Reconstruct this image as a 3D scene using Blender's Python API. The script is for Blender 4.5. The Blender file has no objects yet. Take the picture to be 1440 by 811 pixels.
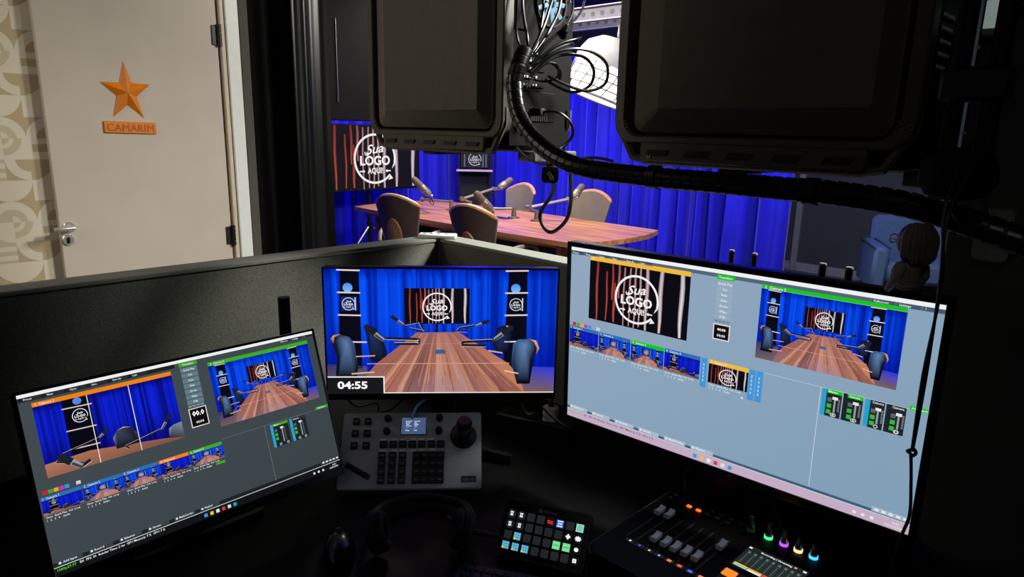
import bpy, bmesh, math, random
from mathutils import Vector, Matrix, Euler
R = math.radians
PI = math.pi
random.seed(7)
sc = bpy.context.scene
col = sc.collection

# ------------------------------------------------------------------ camera
def make_camera():
    cam = bpy.data.cameras.new('camera')
    ob = bpy.data.objects.new('camera', cam)
    col.objects.link(ob)
    cam.sensor_fit = 'HORIZONTAL'
    cam.sensor_width = 36.0
    cam.lens = 36.0 * 956.5 / 1440.0
    cam.clip_start = 0.05
    cam.clip_end = 60
    p, r, a = R(13.15), R(1.28), R(44.5)
    U = Vector((math.sin(r) * math.cos(p), -math.cos(r) * math.cos(p), -math.sin(p)))
    F = Vector((0, 0, 1)) - U * U.z
    F.normalize()
    Q = F.cross(U)
    if Q.x < 0:
        Q = -Q
    def w(i):
        x, y, z = Q[i], F[i], U[i]
        return Vector((x * math.cos(a) - y * math.sin(a), x * math.sin(a) + y * math.cos(a), z))
    ex, ey, ez = w(0), -w(1), -w(2)
    m = Matrix(((ex.x, ey.x, ez.x, 0), (ex.y, ey.y, ez.y, 0), (ex.z, ey.z, ez.z, 1.55), (0, 0, 0, 1)))
    ob.matrix_world = m
    sc.camera = ob
make_camera()

# ------------------------------------------------------------------ world, exposure, large lights
wd = bpy.data.worlds.new('world')
sc.world = wd
wd.use_nodes = True
wd.node_tree.nodes['Background'].inputs[0].default_value = (0.5, 0.55, 0.7, 1)
wd.node_tree.nodes['Background'].inputs[1].default_value = 0.004
sc.view_settings.view_transform = 'Standard'
sc.view_settings.look = 'None'
sc.view_settings.gamma = 1
sc.view_settings.exposure = 0
sc.view_settings.use_curve_mapping = False
sc.cycles.use_denoising = True
sc.cycles.max_bounces = 6
sc.cycles.sample_clamp_indirect = 4.0

def area(name, loc, target, sx, sy, energy, color, spread=180):
    l = bpy.data.lights.new(name, 'AREA')
    l.shape = 'RECTANGLE'
    l.size, l.size_y = sx, sy
    l.energy = energy
    l.color = color
    l.spread = R(spread)
    o = bpy.data.objects.new(name, l)
    col.objects.link(o)
    o.location = loc
    o.rotation_euler = (Vector(target) - Vector(loc)).to_track_quat('-Z', 'Y').to_euler()
    return o

def point(name, loc, radius, energy, color):
    l = bpy.data.lights.new(name, 'POINT')
    l.energy = energy
    l.color = color
    l.shadow_soft_size = radius
    o = bpy.data.objects.new(name, l)
    col.objects.link(o)
    o.location = loc
    return o

# studio key panel on the ceiling just beyond the partition, two table panels, blue washes on the drapes, side washes added to deepen the folds
area('studio_key_panel', (-1.3, 3.3, 2.85), (-3.9, 4.3, 0.8), 0.9, 0.6, 120, (1.0, 0.95, 0.86))
area('studio_side_panel', (0.0, 2.9, 2.85), (-1.5, 1.4, 0.8), 0.5, 0.4, 36, (1.0, 0.97, 0.9), 75)
area('studio_table_panel', (-4.6, 4.4, 2.85), (-4.6, 4.4, 0.75), 1.8, 0.7, 110, (1.0, 0.92, 0.82))
area('blue_wash_behind_screen', (-6.65, 4.3, 2.75), (-7.2, 4.3, 0.6), 4.2, 0.12, 14, (0.03, 0.03, 1.0))
area('blue_side_wash_screen', (-6.75, 2.3, 2.2), (-7.15, 5.4, 1.0), 0.15, 0.6, 34, (0.03, 0.02, 1.0))
area('blue_wash_far_drapes', (-4.8, 5.95, 2.8), (-4.8, 6.5, 0.7), 4.4, 0.12, 20, (0.03, 0.03, 1.0))
area('blue_side_wash_far', (-6.4, 5.9, 2.4), (-4.2, 6.55, 1.1), 0.15, 0.6, 34, (0.03, 0.02, 1.0))
area('blue_side_wash_end', (-2.3, 6.0, 2.5), (-4.6, 6.6, 1.1), 0.15, 0.6, 30, (0.03, 0.02, 1.0))
area('far_room_fill', (-1.6, 5.8, 2.85), (-1.7, 7.2, 0.3), 0.5, 0.5, 14, (0.95, 0.97, 1.0))  # added fill that lifts the armchair and far wall
# corridor lamp lighting the dressing-room door, plus added corridor and booth fills
point('corridor_lamp', (-2.9, -1.2, 1.75), 0.12, 17, (1.0, 0.89, 0.74))
area('corridor_fill', (-2.9, -1.0, 2.8), (-3.4, 0.9, 1.0), 0.6, 0.6, 10, (1.0, 0.91, 0.79))  # added fill, evens out the lamp's falloff across the door
area('booth_ambient_fill', (0.3, -0.7, 2.85), (-0.6, 0.8, 0.9), 1.0, 1.0, 2.8, (1.0, 0.97, 0.9))  # added dim fill standing in for the booth's ambient light

# ------------------------------------------------------------------ materials
def lin1(c):
    c = c / 255.0
    return c / 12.92 if c <= 0.04045 else ((c + 0.055) / 1.055) ** 2.4
def lin(c):
    return (lin1(c[0]), lin1(c[1]), lin1(c[2]))
MATS = {}
def mat(name, rgb, rough=0.5, metal=0.0, noise=0.12, scale=25.0, bump=0.0, spec=0.5, emit=None, strength=1.0, stretch=(1, 1, 1), sheen=0.0, alpha=1.0, trans=0.0, coat=0.0):
    if name in MATS:
        return MATS[name]
    m = bpy.data.materials.new(name)
    m.use_nodes = True
    nt = m.node_tree
    b = nt.nodes['Principled BSDF']
    c = lin(rgb)
    tc = nt.nodes.new('ShaderNodeTexCoord')
    mp = nt.nodes.new('ShaderNodeMapping')
    mp.inputs['Scale'].default_value = stretch
    nz = nt.nodes.new('ShaderNodeTexNoise')
    nz.inputs['Scale'].default_value = scale
    nz.inputs['Detail'].default_value = 4
    nt.links.new(tc.outputs['Object'], mp.inputs['Vector'])
    nt.links.new(mp.outputs['Vector'], nz.inputs['Vector'])
    rp = nt.nodes.new('ShaderNodeValToRGB')
    rp.color_ramp.elements[0].position = 0.3
    rp.color_ramp.elements[1].position = 0.7
    rp.color_ramp.elements[0].color = (c[0] * (1 - noise), c[1] * (1 - noise), c[2] * (1 - noise), 1)
    rp.color_ramp.elements[1].color = (min(1, c[0] * (1 + noise)), min(1, c[1] * (1 + noise)), min(1, c[2] * (1 + noise)), 1)
    nt.links.new(nz.outputs['Fac'], rp.inputs['Fac'])
    nt.links.new(rp.outputs['Color'], b.inputs['Base Color'])
    b.inputs['Roughness'].default_value = rough
    b.inputs['Metallic'].default_value = metal
    b.inputs['Specular IOR Level'].default_value = spec
    b.inputs['Sheen Weight'].default_value = sheen
    b.inputs['Coat Weight'].default_value = coat
    b.inputs['Transmission Weight'].default_value = trans
    if bump:
        bp = nt.nodes.new('ShaderNodeBump')
        bp.inputs['Strength'].default_value = bump
        bp.inputs['Distance'].default_value = 0.002
        nt.links.new(nz.outputs['Fac'], bp.inputs['Height'])
        nt.links.new(bp.outputs['Normal'], b.inputs['Normal'])
    if emit:
        e = lin(emit)
        b.inputs['Emission Color'].default_value = (*e, 1)
        b.inputs['Emission Strength'].default_value = strength
    MATS[name] = m
    return m

def wood(name, a, b_, c_, scale=3.0, rough=0.35):
    if name in MATS:
        return MATS[name]
    m = bpy.data.materials.new(name)
    m.use_nodes = True
    nt = m.node_tree
    b = nt.nodes['Principled BSDF']
    tc = nt.nodes.new('ShaderNodeTexCoord')
    mp = nt.nodes.new('ShaderNodeMapping')
    mp.inputs['Scale'].default_value = (0.7, 9, 9)
    nz = nt.nodes.new('ShaderNodeTexNoise')
    nz.inputs['Scale'].default_value = scale
    nz.inputs['Detail'].default_value = 6
    nz.inputs['Distortion'].default_value = 0.6
    nt.links.new(tc.outputs['Object'], mp.inputs['Vector'])
    nt.links.new(mp.outputs['Vector'], nz.inputs['Vector'])
    rp = nt.nodes.new('ShaderNodeValToRGB')
    rp.color_ramp.elements[0].position = 0.3
    rp.color_ramp.elements[1].position = 0.72
    rp.color_ramp.elements[0].color = (*lin(a), 1)
    rp.color_ramp.elements[1].color = (*lin(c_), 1)
    e = rp.color_ramp.elements.new(0.5)
    e.color = (*lin(b_), 1)
    nt.links.new(nz.outputs['Fac'], rp.inputs['Fac'])
    nt.links.new(rp.outputs['Color'], b.inputs['Base Color'])
    b.inputs['Roughness'].default_value = rough
    MATS[name] = m
    return m

def screen_mat(name, strength=1.0):
    if name in MATS:
        return MATS[name]
    m = bpy.data.materials.new(name)
    m.use_nodes = True
    nt = m.node_tree
    b = nt.nodes['Principled BSDF']
    at = nt.nodes.new('ShaderNodeAttribute')
    at.attribute_name = 'Col'
    b.inputs['Base Color'].default_value = (0.004, 0.004, 0.004, 1)
    b.inputs['Roughness'].default_value = 0.4
    b.inputs['Specular IOR Level'].default_value = 0.1
    nt.links.new(at.outputs['Color'], b.inputs['Emission Color'])
    b.inputs['Emission Strength'].default_value = strength
    MATS[name] = m
    return m

def print_mat(name):
    m = bpy.data.materials.new(name)
    m.use_nodes = True
    nt = m.node_tree
    b = nt.nodes['Principled BSDF']
    at = nt.nodes.new('ShaderNodeAttribute')
    at.attribute_name = 'Col'
    b.inputs['Roughness'].default_value = 0.7
    nt.links.new(at.outputs['Color'], b.inputs['Base Color'])
    MATS[name] = m
    return m

black = mat('black_plastic', (14, 14, 15), 0.45, noise=0.2)
black_gloss = mat('black_gloss', (9, 9, 10), 0.22, noise=0.1)
rubber = mat('black_rubber', (16, 16, 17), 0.55, noise=0.2, scale=60)
dark_metal = mat('dark_metal', (38, 38, 38), 0.42, metal=0.6, noise=0.15)
grey_metal = mat('grey_metal', (120, 120, 118), 0.4, metal=0.8, noise=0.1)
chrome = mat('chrome', (225, 222, 216), 0.28, metal=0.75, noise=0.03)
white_plastic = mat('white_plastic', (215, 215, 210), 0.45, noise=0.04)

# ------------------------------------------------------------------ geometry builder
def V(*a):
    return Vector(a)

class G:
    def __init__(s):
        s.v = []
        s.f = []
    def add(s, vs, fs, M=None):
        k = len(s.v)
        for p in vs:
            p = Vector(p)
            s.v.append(tuple(M @ p) if M else tuple(p))
        for f in fs:
            s.f.append(tuple(i + k for i in f))
        return s
    def box(s, c, d, b=0.0, M=None):
        hx, hy, hz = d[0] / 2, d[1] / 2, d[2] / 2
        cx, cy, cz = c
        if b <= 0:
            vs = [(cx + sx * hx, cy + sy * hy, cz + sz * hz) for sx in (-1, 1) for sy in (-1, 1) for sz in (-1, 1)]
            return s.add(vs, [(0, 1, 3, 2), (4, 6, 7, 5), (0, 4, 5, 1), (2, 3, 7, 6), (0, 2, 6, 4), (1, 5, 7, 3)], M)
        b = min(b, hx * 0.95, hy * 0.95, hz * 0.95)
        vs, idx = [], {}
        for sx in (-1, 1):
            for sy in (-1, 1):
                for sz in (-1, 1):
                    for ax in range(3):
                        h = [hx - b, hy - b, hz - b]
                        h[ax] += b
                        idx[(sx, sy, sz, ax)] = len(vs)
                        vs.append((cx + sx * h[0], cy + sy * h[1], cz + sz * h[2]))
        fs = []
        S4 = [(-1, -1), (1, -1), (1, 1), (-1, 1)]
        for sg in (-1, 1):
            fs.append([idx[(sg, a, c2, 0)] for a, c2 in S4])
            fs.append([idx[(a, sg, c2, 1)] for a, c2 in S4])
            fs.append([idx[(a, c2, sg, 2)] for a, c2 in S4])
        for a in (-1, 1):
            for c2 in (-1, 1):
                fs.append([idx[(a, c2, -1, 0)], idx[(a, c2, 1, 0)], idx[(a, c2, 1, 1)], idx[(a, c2, -1, 1)]])
                fs.append([idx[(a, -1, c2, 0)], idx[(a, 1, c2, 0)], idx[(a, 1, c2, 2)], idx[(a, -1, c2, 2)]])
                fs.append([idx[(-1, a, c2, 1)], idx[(1, a, c2, 1)], idx[(1, a, c2, 2)], idx[(-1, a, c2, 2)]])
        for sx in (-1, 1):
            for sy in (-1, 1):
                for sz in (-1, 1):
                    fs.append([idx[(sx, sy, sz, k)] for k in range(3)])
        return s.add(vs, fs, M)
    def prism(s, poly, z0, z1, M=None):
        n = len(poly)
        vs = [(x, y, z0) for x, y in poly] + [(x, y, z1) for x, y in poly]
        fs = [tuple(range(n - 1, -1, -1)), tuple(range(n, 2 * n))] + [(i, (i + 1) % n, n + (i + 1) % n, n + i) for i in range(n)]
        return s.add(vs, fs, M)
    def loft(s, rings, cap=True, closed=True, M=None):
        n = len(rings[0])
        vs = [p for r in rings for p in r]
        fs = []
        for k in range(len(rings) - 1):
            for i in range(n if closed else n - 1):
                j = (i + 1) % n
                fs.append((k * n + i, k * n + j, (k + 1) * n + j, (k + 1) * n + i))
        if cap:
            fs.append(tuple(range(n - 1, -1, -1)))
            fs.append(tuple((len(rings) - 1) * n + i for i in range(n)))
        return s.add(vs, fs, M)
    def tube(s, pts, r, n=8, cap=True, M=None):
        pts = [Vector(p) for p in pts]
        rr = r if isinstance(r, (list, tuple)) else [r] * len(pts)
        t = (pts[1] - pts[0]).normalized()
        u = t.orthogonal().normalized()
        rings = []
        for i, p in enumerate(pts):
            a = pts[max(0, i - 1)]
            b = pts[min(len(pts) - 1, i + 1)]
            t2 = (b - a)
            t2 = t2.normalized() if t2.length > 1e-9 else t
            u = (u - t2 * u.dot(t2))
            u = u.normalized() if u.length > 1e-6 else t2.orthogonal().normalized()
            w = t2.cross(u)
            t = t2
            rings.append([p + (u * math.cos(2 * PI * k / n) + w * math.sin(2 * PI * k / n)) * rr[i] for k in range(n)])
        return s.loft(rings, cap, True, M)
    def cyl(s, p0, p1, r0, r1=None, n=16, M=None):
        return s.tube([p0, p1], [r0, r0 if r1 is None else r1], n, True, M)
    def lathe(s, prof, n=20, M=None):
        rings = [[(r * math.cos(2 * PI * k / n), r * math.sin(2 * PI * k / n), z) for k in range(n)] for r, z in prof]
        return s.loft(rings, True, True, M)
    def ell(s, c, r, nu=16, nv=10, M=None):
        rings = []
        for j in range(nv + 1):
            a = -PI / 2 + PI * (j + 0.02 if j == 0 else (j - 0.02 if j == nv else j)) / nv
            rings.append([(c[0] + r[0] * math.cos(a) * math.cos(2 * PI * k / nu), c[1] + r[1] * math.cos(a) * math.sin(2 * PI * k / nu), c[2] + r[2] * math.sin(a)) for k in range(nu)])
        return s.loft(rings, True, True, M)
    def build(s, name, m, parent=None, loc=(0, 0, 0), rot=(0, 0, 0), smooth=38, recalc=True):
        me = bpy.data.meshes.new(name)
        me.from_pydata(s.v, [], s.f)
        if recalc:
            bm = bmesh.new()
            bm.from_mesh(me)
            bmesh.ops.recalc_face_normals(bm, faces=bm.faces)
            bm.to_mesh(me)
            bm.free()
        if smooth:
            me.shade_smooth()
            me.set_sharp_from_angle(angle=R(smooth))
        me.materials.append(m)
        o = bpy.data.objects.new(name, me)
        col.objects.link(o)
        o.parent = parent
        o.location = loc
        o.rotation_euler = rot
        return o

def tag(o, label=None, cat=None, group=None, kind=None):
    if label:
        o['label'] = label
    if cat:
        o['category'] = cat
    if group:
        o['group'] = group
    if kind:
        o['kind'] = kind
    return o
def thing(name, label, cat, loc=(0, 0, 0), rot=(0, 0, 0), group=None):
    o = bpy.data.objects.new(name, None)
    o.empty_display_size = 0.05
    col.objects.link(o)
    o.location = loc
    o.rotation_euler = rot
    return tag(o, label, cat, group)
def copy_tree(o, parent=None):
    c = o.copy()
    col.objects.link(c)
    c.parent = parent
    for ch in list(o.children):
        copy_tree(ch, c)
    return c
def share(o, parent, loc=(0, 0, 0), rot=(0, 0, 0), m=None, name=None):
    c = bpy.data.objects.new(name or o.name.split('.')[0], o.data)
    if m:
        c.data = o.data.copy()
        c.data.materials[0] = m
    col.objects.link(c)
    c.parent = parent
    c.location = loc
    c.rotation_euler = rot
    return c
def smooth_path(pts, k=6):
    pts = [Vector(p) for p in pts]
    out = []
    for i in range(len(pts) - 1):
        p0 = pts[max(0, i - 1)]
        p1, p2 = pts[i], pts[i + 1]
        p3 = pts[min(len(pts) - 1, i + 2)]
        for j in range(k):
            t = j / k
            out.append(0.5 * ((2 * p1) + (p2 - p0) * t + (2 * p0 - 5 * p1 + 4 * p2 - p3) * t * t + (3 * p1 - p0 - 3 * p2 + p3) * t ** 3))
    out.append(pts[-1])
    return out
def rrect(w, h, r, n=4):
    o = []
    for cx, cy, a0 in ((w / 2 - r, h / 2 - r, 0), (-w / 2 + r, h / 2 - r, 90), (-w / 2 + r, -h / 2 + r, 180), (w / 2 - r, -h / 2 + r, 270)):
        for k in range(n + 1):
            a = R(a0 + 90 * k / n)
            o.append((cx + r * math.cos(a), cy + r * math.sin(a)))
    return o
UPX = Matrix(((1, 0, 0, 0), (0, 0, -1, 0), (0, 1, 0, 0), (0, 0, 0, 1)))   # prism along z -> along -y: (x,y,z)->(x,-z,y)

# ------------------------------------------------------------------ flat print (screens, posters) as coloured polygons
_txt = {}
def text_polys(body, bold=0.0, res=2):
    key = (body, bold, res)
    if key in _txt:
        return _txt[key]
    cu = bpy.data.curves.new('lettering', 'FONT')
    cu.body = body
    cu.size = 1
    cu.resolution_u = res
    cu.offset = bold
    ob = bpy.data.objects.new('lettering', cu)
    me = ob.to_mesh()
    vs = [(v.co.x, v.co.y) for v in me.vertices]
    fs = [tuple(p.vertices) for p in me.polygons]
    ob.to_mesh_clear()
    bpy.data.objects.remove(ob)
    bpy.data.curves.remove(cu)
    xs = [v[0] for v in vs] or [0]
    _txt[key] = (vs, fs, min(xs), max(xs))
    return _txt[key]

class Cv:
    def __init__(s, W, H):
        s.W, s.H = W, H
        s.p = []
        s.st = [(0, 0, 1, 1, (0, 0, W, H), 0)]
    def push(s, x0, y0, x1, y1, w, h, base=0):
        ox, oy, sx, sy, cl, bs = s.st[-1]
        X0, Y0, X1, Y1 = ox + x0 * sx, oy + y0 * sy, ox + x1 * sx, oy + y1 * sy
        s.st.append((X0, Y0, (X1 - X0) / w, (Y1 - Y0) / h, (X0, Y0, X1, Y1), bs + base))
    def pop(s):
        s.st.pop()
    def poly(s, pts, c, L=0):
        ox, oy, sx, sy, cl, bs = s.st[-1]
        cs = c if isinstance(c[0], (list, tuple)) else [c] * len(pts)
        q = [(ox + x * sx, oy + y * sy, *k) for (x, y), k in zip(pts, cs)]
        for ax, lim, sg in ((0, cl[0], 1), (0, cl[2], -1), (1, cl[1], 1), (1, cl[3], -1)):
            o = []
            for i in range(len(q)):
                a, b = q[i - 1], q[i]
                da, db = (a[ax] - lim) * sg, (b[ax] - lim) * sg
                if (da < 0) != (db < 0):
                    t = da / (da - db)
                    o.append(tuple(m + (n - m) * t for m, n in zip(a, b)))
                if db >= 0:
                    o.append(b)
            q = o
            if len(q) < 3:
                return
        s.p.append((q, L + bs))
    def rect(s, x0, y0, x1, y1, c, L=0, c2=None):
        s.poly([(x0, y0), (x1, y0), (x1, y1), (x0, y1)], [c, c, c2, c2] if c2 else c, L)
    def line(s, a, b, w, c, L=0, w2=None):
        d = Vector((b[0] - a[0], b[1] - a[1]))
        n = Vector((-d.y, d.x)).normalized() if d.length else Vector((0, 1))
        w2 = w if w2 is None else w2
        s.poly([(a[0] + n.x * w / 2, a[1] + n.y * w / 2), (b[0] + n.x * w2 / 2, b[1] + n.y * w2 / 2), (b[0] - n.x * w2 / 2, b[1] - n.y * w2 / 2), (a[0] - n.x * w / 2, a[1] - n.y * w / 2)], c, L)
    def ell(s, cx, cy, rx, ry, c, L=0, n=18, c2=None):
        pts = [(cx + rx * math.cos(2 * PI * k / n), cy + ry * math.sin(2 * PI * k / n)) for k in range(n)]
        if c2:
            s.poly(pts, [tuple(a + (b - a) * (0.5 + 0.5 * math.sin(2 * PI * k / n)) for a, b in zip(c, c2)) for k in range(n)], L)
        else:
            s.poly(pts, c, L)
    def ring(s, cx, cy, r, w, c, L=0, n=36, a0=0, a1=360, ry=None):
        ry = ry or r
        for k in range(n):
            t0, t1 = R(a0 + (a1 - a0) * k / n), R(a0 + (a1 - a0) * (k + 1) / n)
            f = (r - w) / r
            s.poly([(cx + r * math.cos(t0), cy + ry * math.sin(t0)), (cx + r * math.cos(t1), cy + ry * math.sin(t1)), (cx + r * f * math.cos(t1), cy + ry * f * math.sin(t1)), (cx + r * f * math.cos(t0), cy + ry * f * math.sin(t0))], c, L)
    def text(s, body, x, y, h, c, L=0, align='l', bold=0.0, shear=0.0, width=None, res=2, rise=0.0):
        vs, fs, x0, x1 = text_polys(body, bold, res)
        sx = h * 1.35
        if width:
            sx = width / max(1e-6, x1 - x0)
        off = {'l': x0, 'c': (x0 + x1) / 2, 'r': x1}[align]
        pt = [(x + (vx - off + shear * vy) * sx, y - vy * h * 1.35 - rise * (vx - off) * sx) for vx, vy in vs]
        for f in fs:
            s.poly([pt[i] for i in f], c, L)
    def build(s, name, parent, w, h, m, loc=(0, 0, 0), rot=(0, 0, 0), dl=0.0001):
        vs, fs, cs = [], [], []
        for q, L in s.p:
            k = len(vs)
            for t in q:
                vs.append(((t[0] / s.W - 0.5) * w, -L * dl, (0.5 - t[1] / s.H) * h))
                cs.append((*lin([min(255, max(0, e)) for e in t[2:5]]), 1.0))
            fs.append(tuple(range(k, k + len(q))))
        me = bpy.data.meshes.new(name)
        me.from_pydata(vs, [], fs)
        at = me.color_attributes.new('Col', 'FLOAT_COLOR', 'POINT')
        at.data.foreach_set('color', [e for c in cs for e in c])
        me.materials.append(m)
        o = bpy.data.objects.new(name, me)
        col.objects.link(o)
        o.parent = parent
        o.location = loc
        o.rotation_euler = rot
        return o

# ---- pictures that the screens show
def mixc(a, b, t):
    return tuple(x + (y - x) * t for x, y in zip(a, b))
def pic_curtain(cv, w, h, x0, x1, y0, y1, step, seed, L=0, top=(0, 62, 225), mid=(8, 84, 255), low=(4, 26, 190), dark=(0, 10, 120)):
    rnd = random.Random(seed)
    x = x0
    ys = [y0, y0 + (y1 - y0) * 0.12, y0 + (y1 - y0) * 0.45, y1]
    while x < x1:
        d = step * rnd.uniform(0.5, 1.4)
        e = min(x1, x + d)
        k = rnd.random() ** 1.4
        k2 = rnd.random() ** 1.4
        cols = [mixc(top, dark, 0.7 * rnd.random()), mid, mid, low]
        for j in range(3):
            ca, cb = mixc(cols[j], dark, k * 0.75), mixc(cols[j], dark, k2 * 0.75)
            da, db = mixc(cols[j + 1], dark, k * 0.75), mixc(cols[j + 1], dark, k2 * 0.75)
            cv.poly([(x, ys[j]), (e, ys[j]), (e, ys[j + 1]), (x, ys[j + 1])], [ca, cb, db, da], L)
        x = e
def pic_logo(cv, cx, cy, r, L=0, c=(250, 248, 250), fine=2, ry=None):
    k = (ry or r) / r
    cv.ring(cx, cy, r, r * 0.085, c, L, 40, 42, 372, ry=r * k)
    cv.poly([(cx + r * 0.74, cy + r * k * 0.67), (cx + r * 0.86, cy + r * k * 0.80), (cx + r * 0.62, cy + r * k * 0.86)], c, L)
    cv.poly([(cx + r * 0.98, cy + r * k * 0.20), (cx + r * 0.88, cy + r * k * 0.22), (cx + r * 0.80, cy + r * k * 0.42)], c, L)
    cv.text('Sua', cx - r * 0.02, cy - r * k * 0.22, r * k * 0.40, c, L + 1, 'c', 0.012, 0.28, r * 0.82, fine, 0.14)
    cv.ring(cx - r * 0.40, cy - r * k * 0.22, r * 0.10, r * 0.04, c, L + 1, 10, 0, 220)
    cv.text('LOGO', cx, cy + r * k * 0.24, r * k * 0.37, c, L + 1, 'c', 0.03, 0, r * 1.42, fine)
    cv.text('AQUI!', cx, cy + r * k * 0.58, r * k * 0.24, c, L + 1, 'c', 0.02, 0, r * 0.74, fine)
    for s in (-1, 1):
        cv.line((cx + s * r * 0.74, cy + r * k * 0.49), (cx + s * r * 0.56, cy + r * k * 0.49), r * 0.05, c, L + 1)
        cv.poly([(cx + s * r * 0.48, cy + r * k * 0.49), (cx + s * r * 0.58, cy + r * k * 0.42), (cx + s * r * 0.58, cy + r * k * 0.56)], c, L + 1)
STREAKS = [(0.085, 0.026, 0.0, 0.99, 0), (0.19, 0.02, 0.14, 0.97, 0), (0.25, 0.022, 0.0, 0.6, 0), (0.272, 0.03, 0.30, 0.97, 0), (0.315, 0.024, 0.0, 0.55, 0.25), (0.37, 0.018, 0.03, 1.0, 0.5), (0.43, 0.018, 0.02, 0.98, 0.55), (0.485, 0.02, 0.0, 0.99, 0.6), (0.535, 0.02, 0.0, 0.96, 0.65), (0.60, 0.034, 0.0, 0.99, 0.8), (0.735, 0.04, 0.0, 0.98, 0.9), (0.93, 0.042, 0.0, 0.98, 1.0)]
def pic_card(cv, w, h, L=0, bright=1.0, fine=2, lx=0.5, lr=0.40):
    cv.rect(0, 0, w, h, (12, 10, 18), L)
    for x, ww, a, b, k in STREAKS:
        c0 = mixc((158, 54, 44), (220, 212, 222), k)
        c1 = mixc((208, 88, 66), (244, 238, 246), k)
        c0 = tuple(e * bright for e in c0)
        c1 = tuple(e * bright for e in c1)
        n = 5
        for j in range(n):
            t0, t1 = j / n, (j + 1) / n
            ya, yb = (a + (b - a) * t0) * h, (a + (b - a) * t1) * h
            wa = 1.3 * ww * (0.75 + 0.25 * math.sin(PI * t0)) * (1 - 0.35 * t0)
            wb = 1.3 * ww * (0.75 + 0.25 * math.sin(PI * t1)) * (1 - 0.35 * t1)
            o0, o1 = 0.004 * math.sin(7 * t0 + x * 20), 0.004 * math.sin(7 * t1 + x * 20)
            ca, cb = mixc(c0, c1, t0), mixc(c0, c1, t1)
            for sg in (-1, 1):
                cv.poly([((x + o0) * w, ya), ((x + o0 + sg * wa / 2) * w, ya), ((x + o1 + sg * wb / 2) * w, yb), ((x + o1) * w, yb)], [ca, mixc(ca, (30, 12, 16), 0.55), mixc(cb, (30, 12, 16), 0.55), cb], L + 1)
    pic_logo(cv, w * lx, h * 0.52, h * lr, L + 2, fine=fine)
def pic_mic(cv, tip, end, arm, r, L, body=(70, 72, 80)):
    tip, end = Vector(tip), Vector(end)
    d = (end - tip)
    cv.line(tuple(end), arm[0], r * 0.5, (60, 60, 68), L)
    for a, b in zip(arm[:-1], arm[1:]):
        cv.line(a, b, r * 0.42, (28, 28, 34), L)
        n = Vector((-(b[1] - a[1]), b[0] - a[0])).normalized() * r * 0.25
        cv.line((a[0] + n.x, a[1] + n.y), (b[0] + n.x, b[1] + n.y), r * 0.1, (190, 180, 185), L + 1)
    m = tip + d * 0.5
    cv.line(tuple(tip), tuple(m), r, (30, 32, 42), L + 1)
    cv.ell(tip.x, tip.y, r / 2, r / 2, (30, 32, 42), L + 1, 10)
    cv.line(tuple(m), tuple(end), r * 0.85, (150, 150, 160), L + 1, r * 0.6)
    cv.line(tuple(m + Vector((0, r * 0.2))), tuple(end + Vector((0, r * 0.15))), r * 0.35, (60, 60, 70), L + 2, r * 0.3)
def pic_shade(cv, pts, ctr, cc, ce, L):
    n = len(pts)
    for k in range(n):
        cv.poly([ctr, pts[k], pts[(k + 1) % n]], [cc, ce[k], ce[(k + 1) % n]], L)
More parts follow.
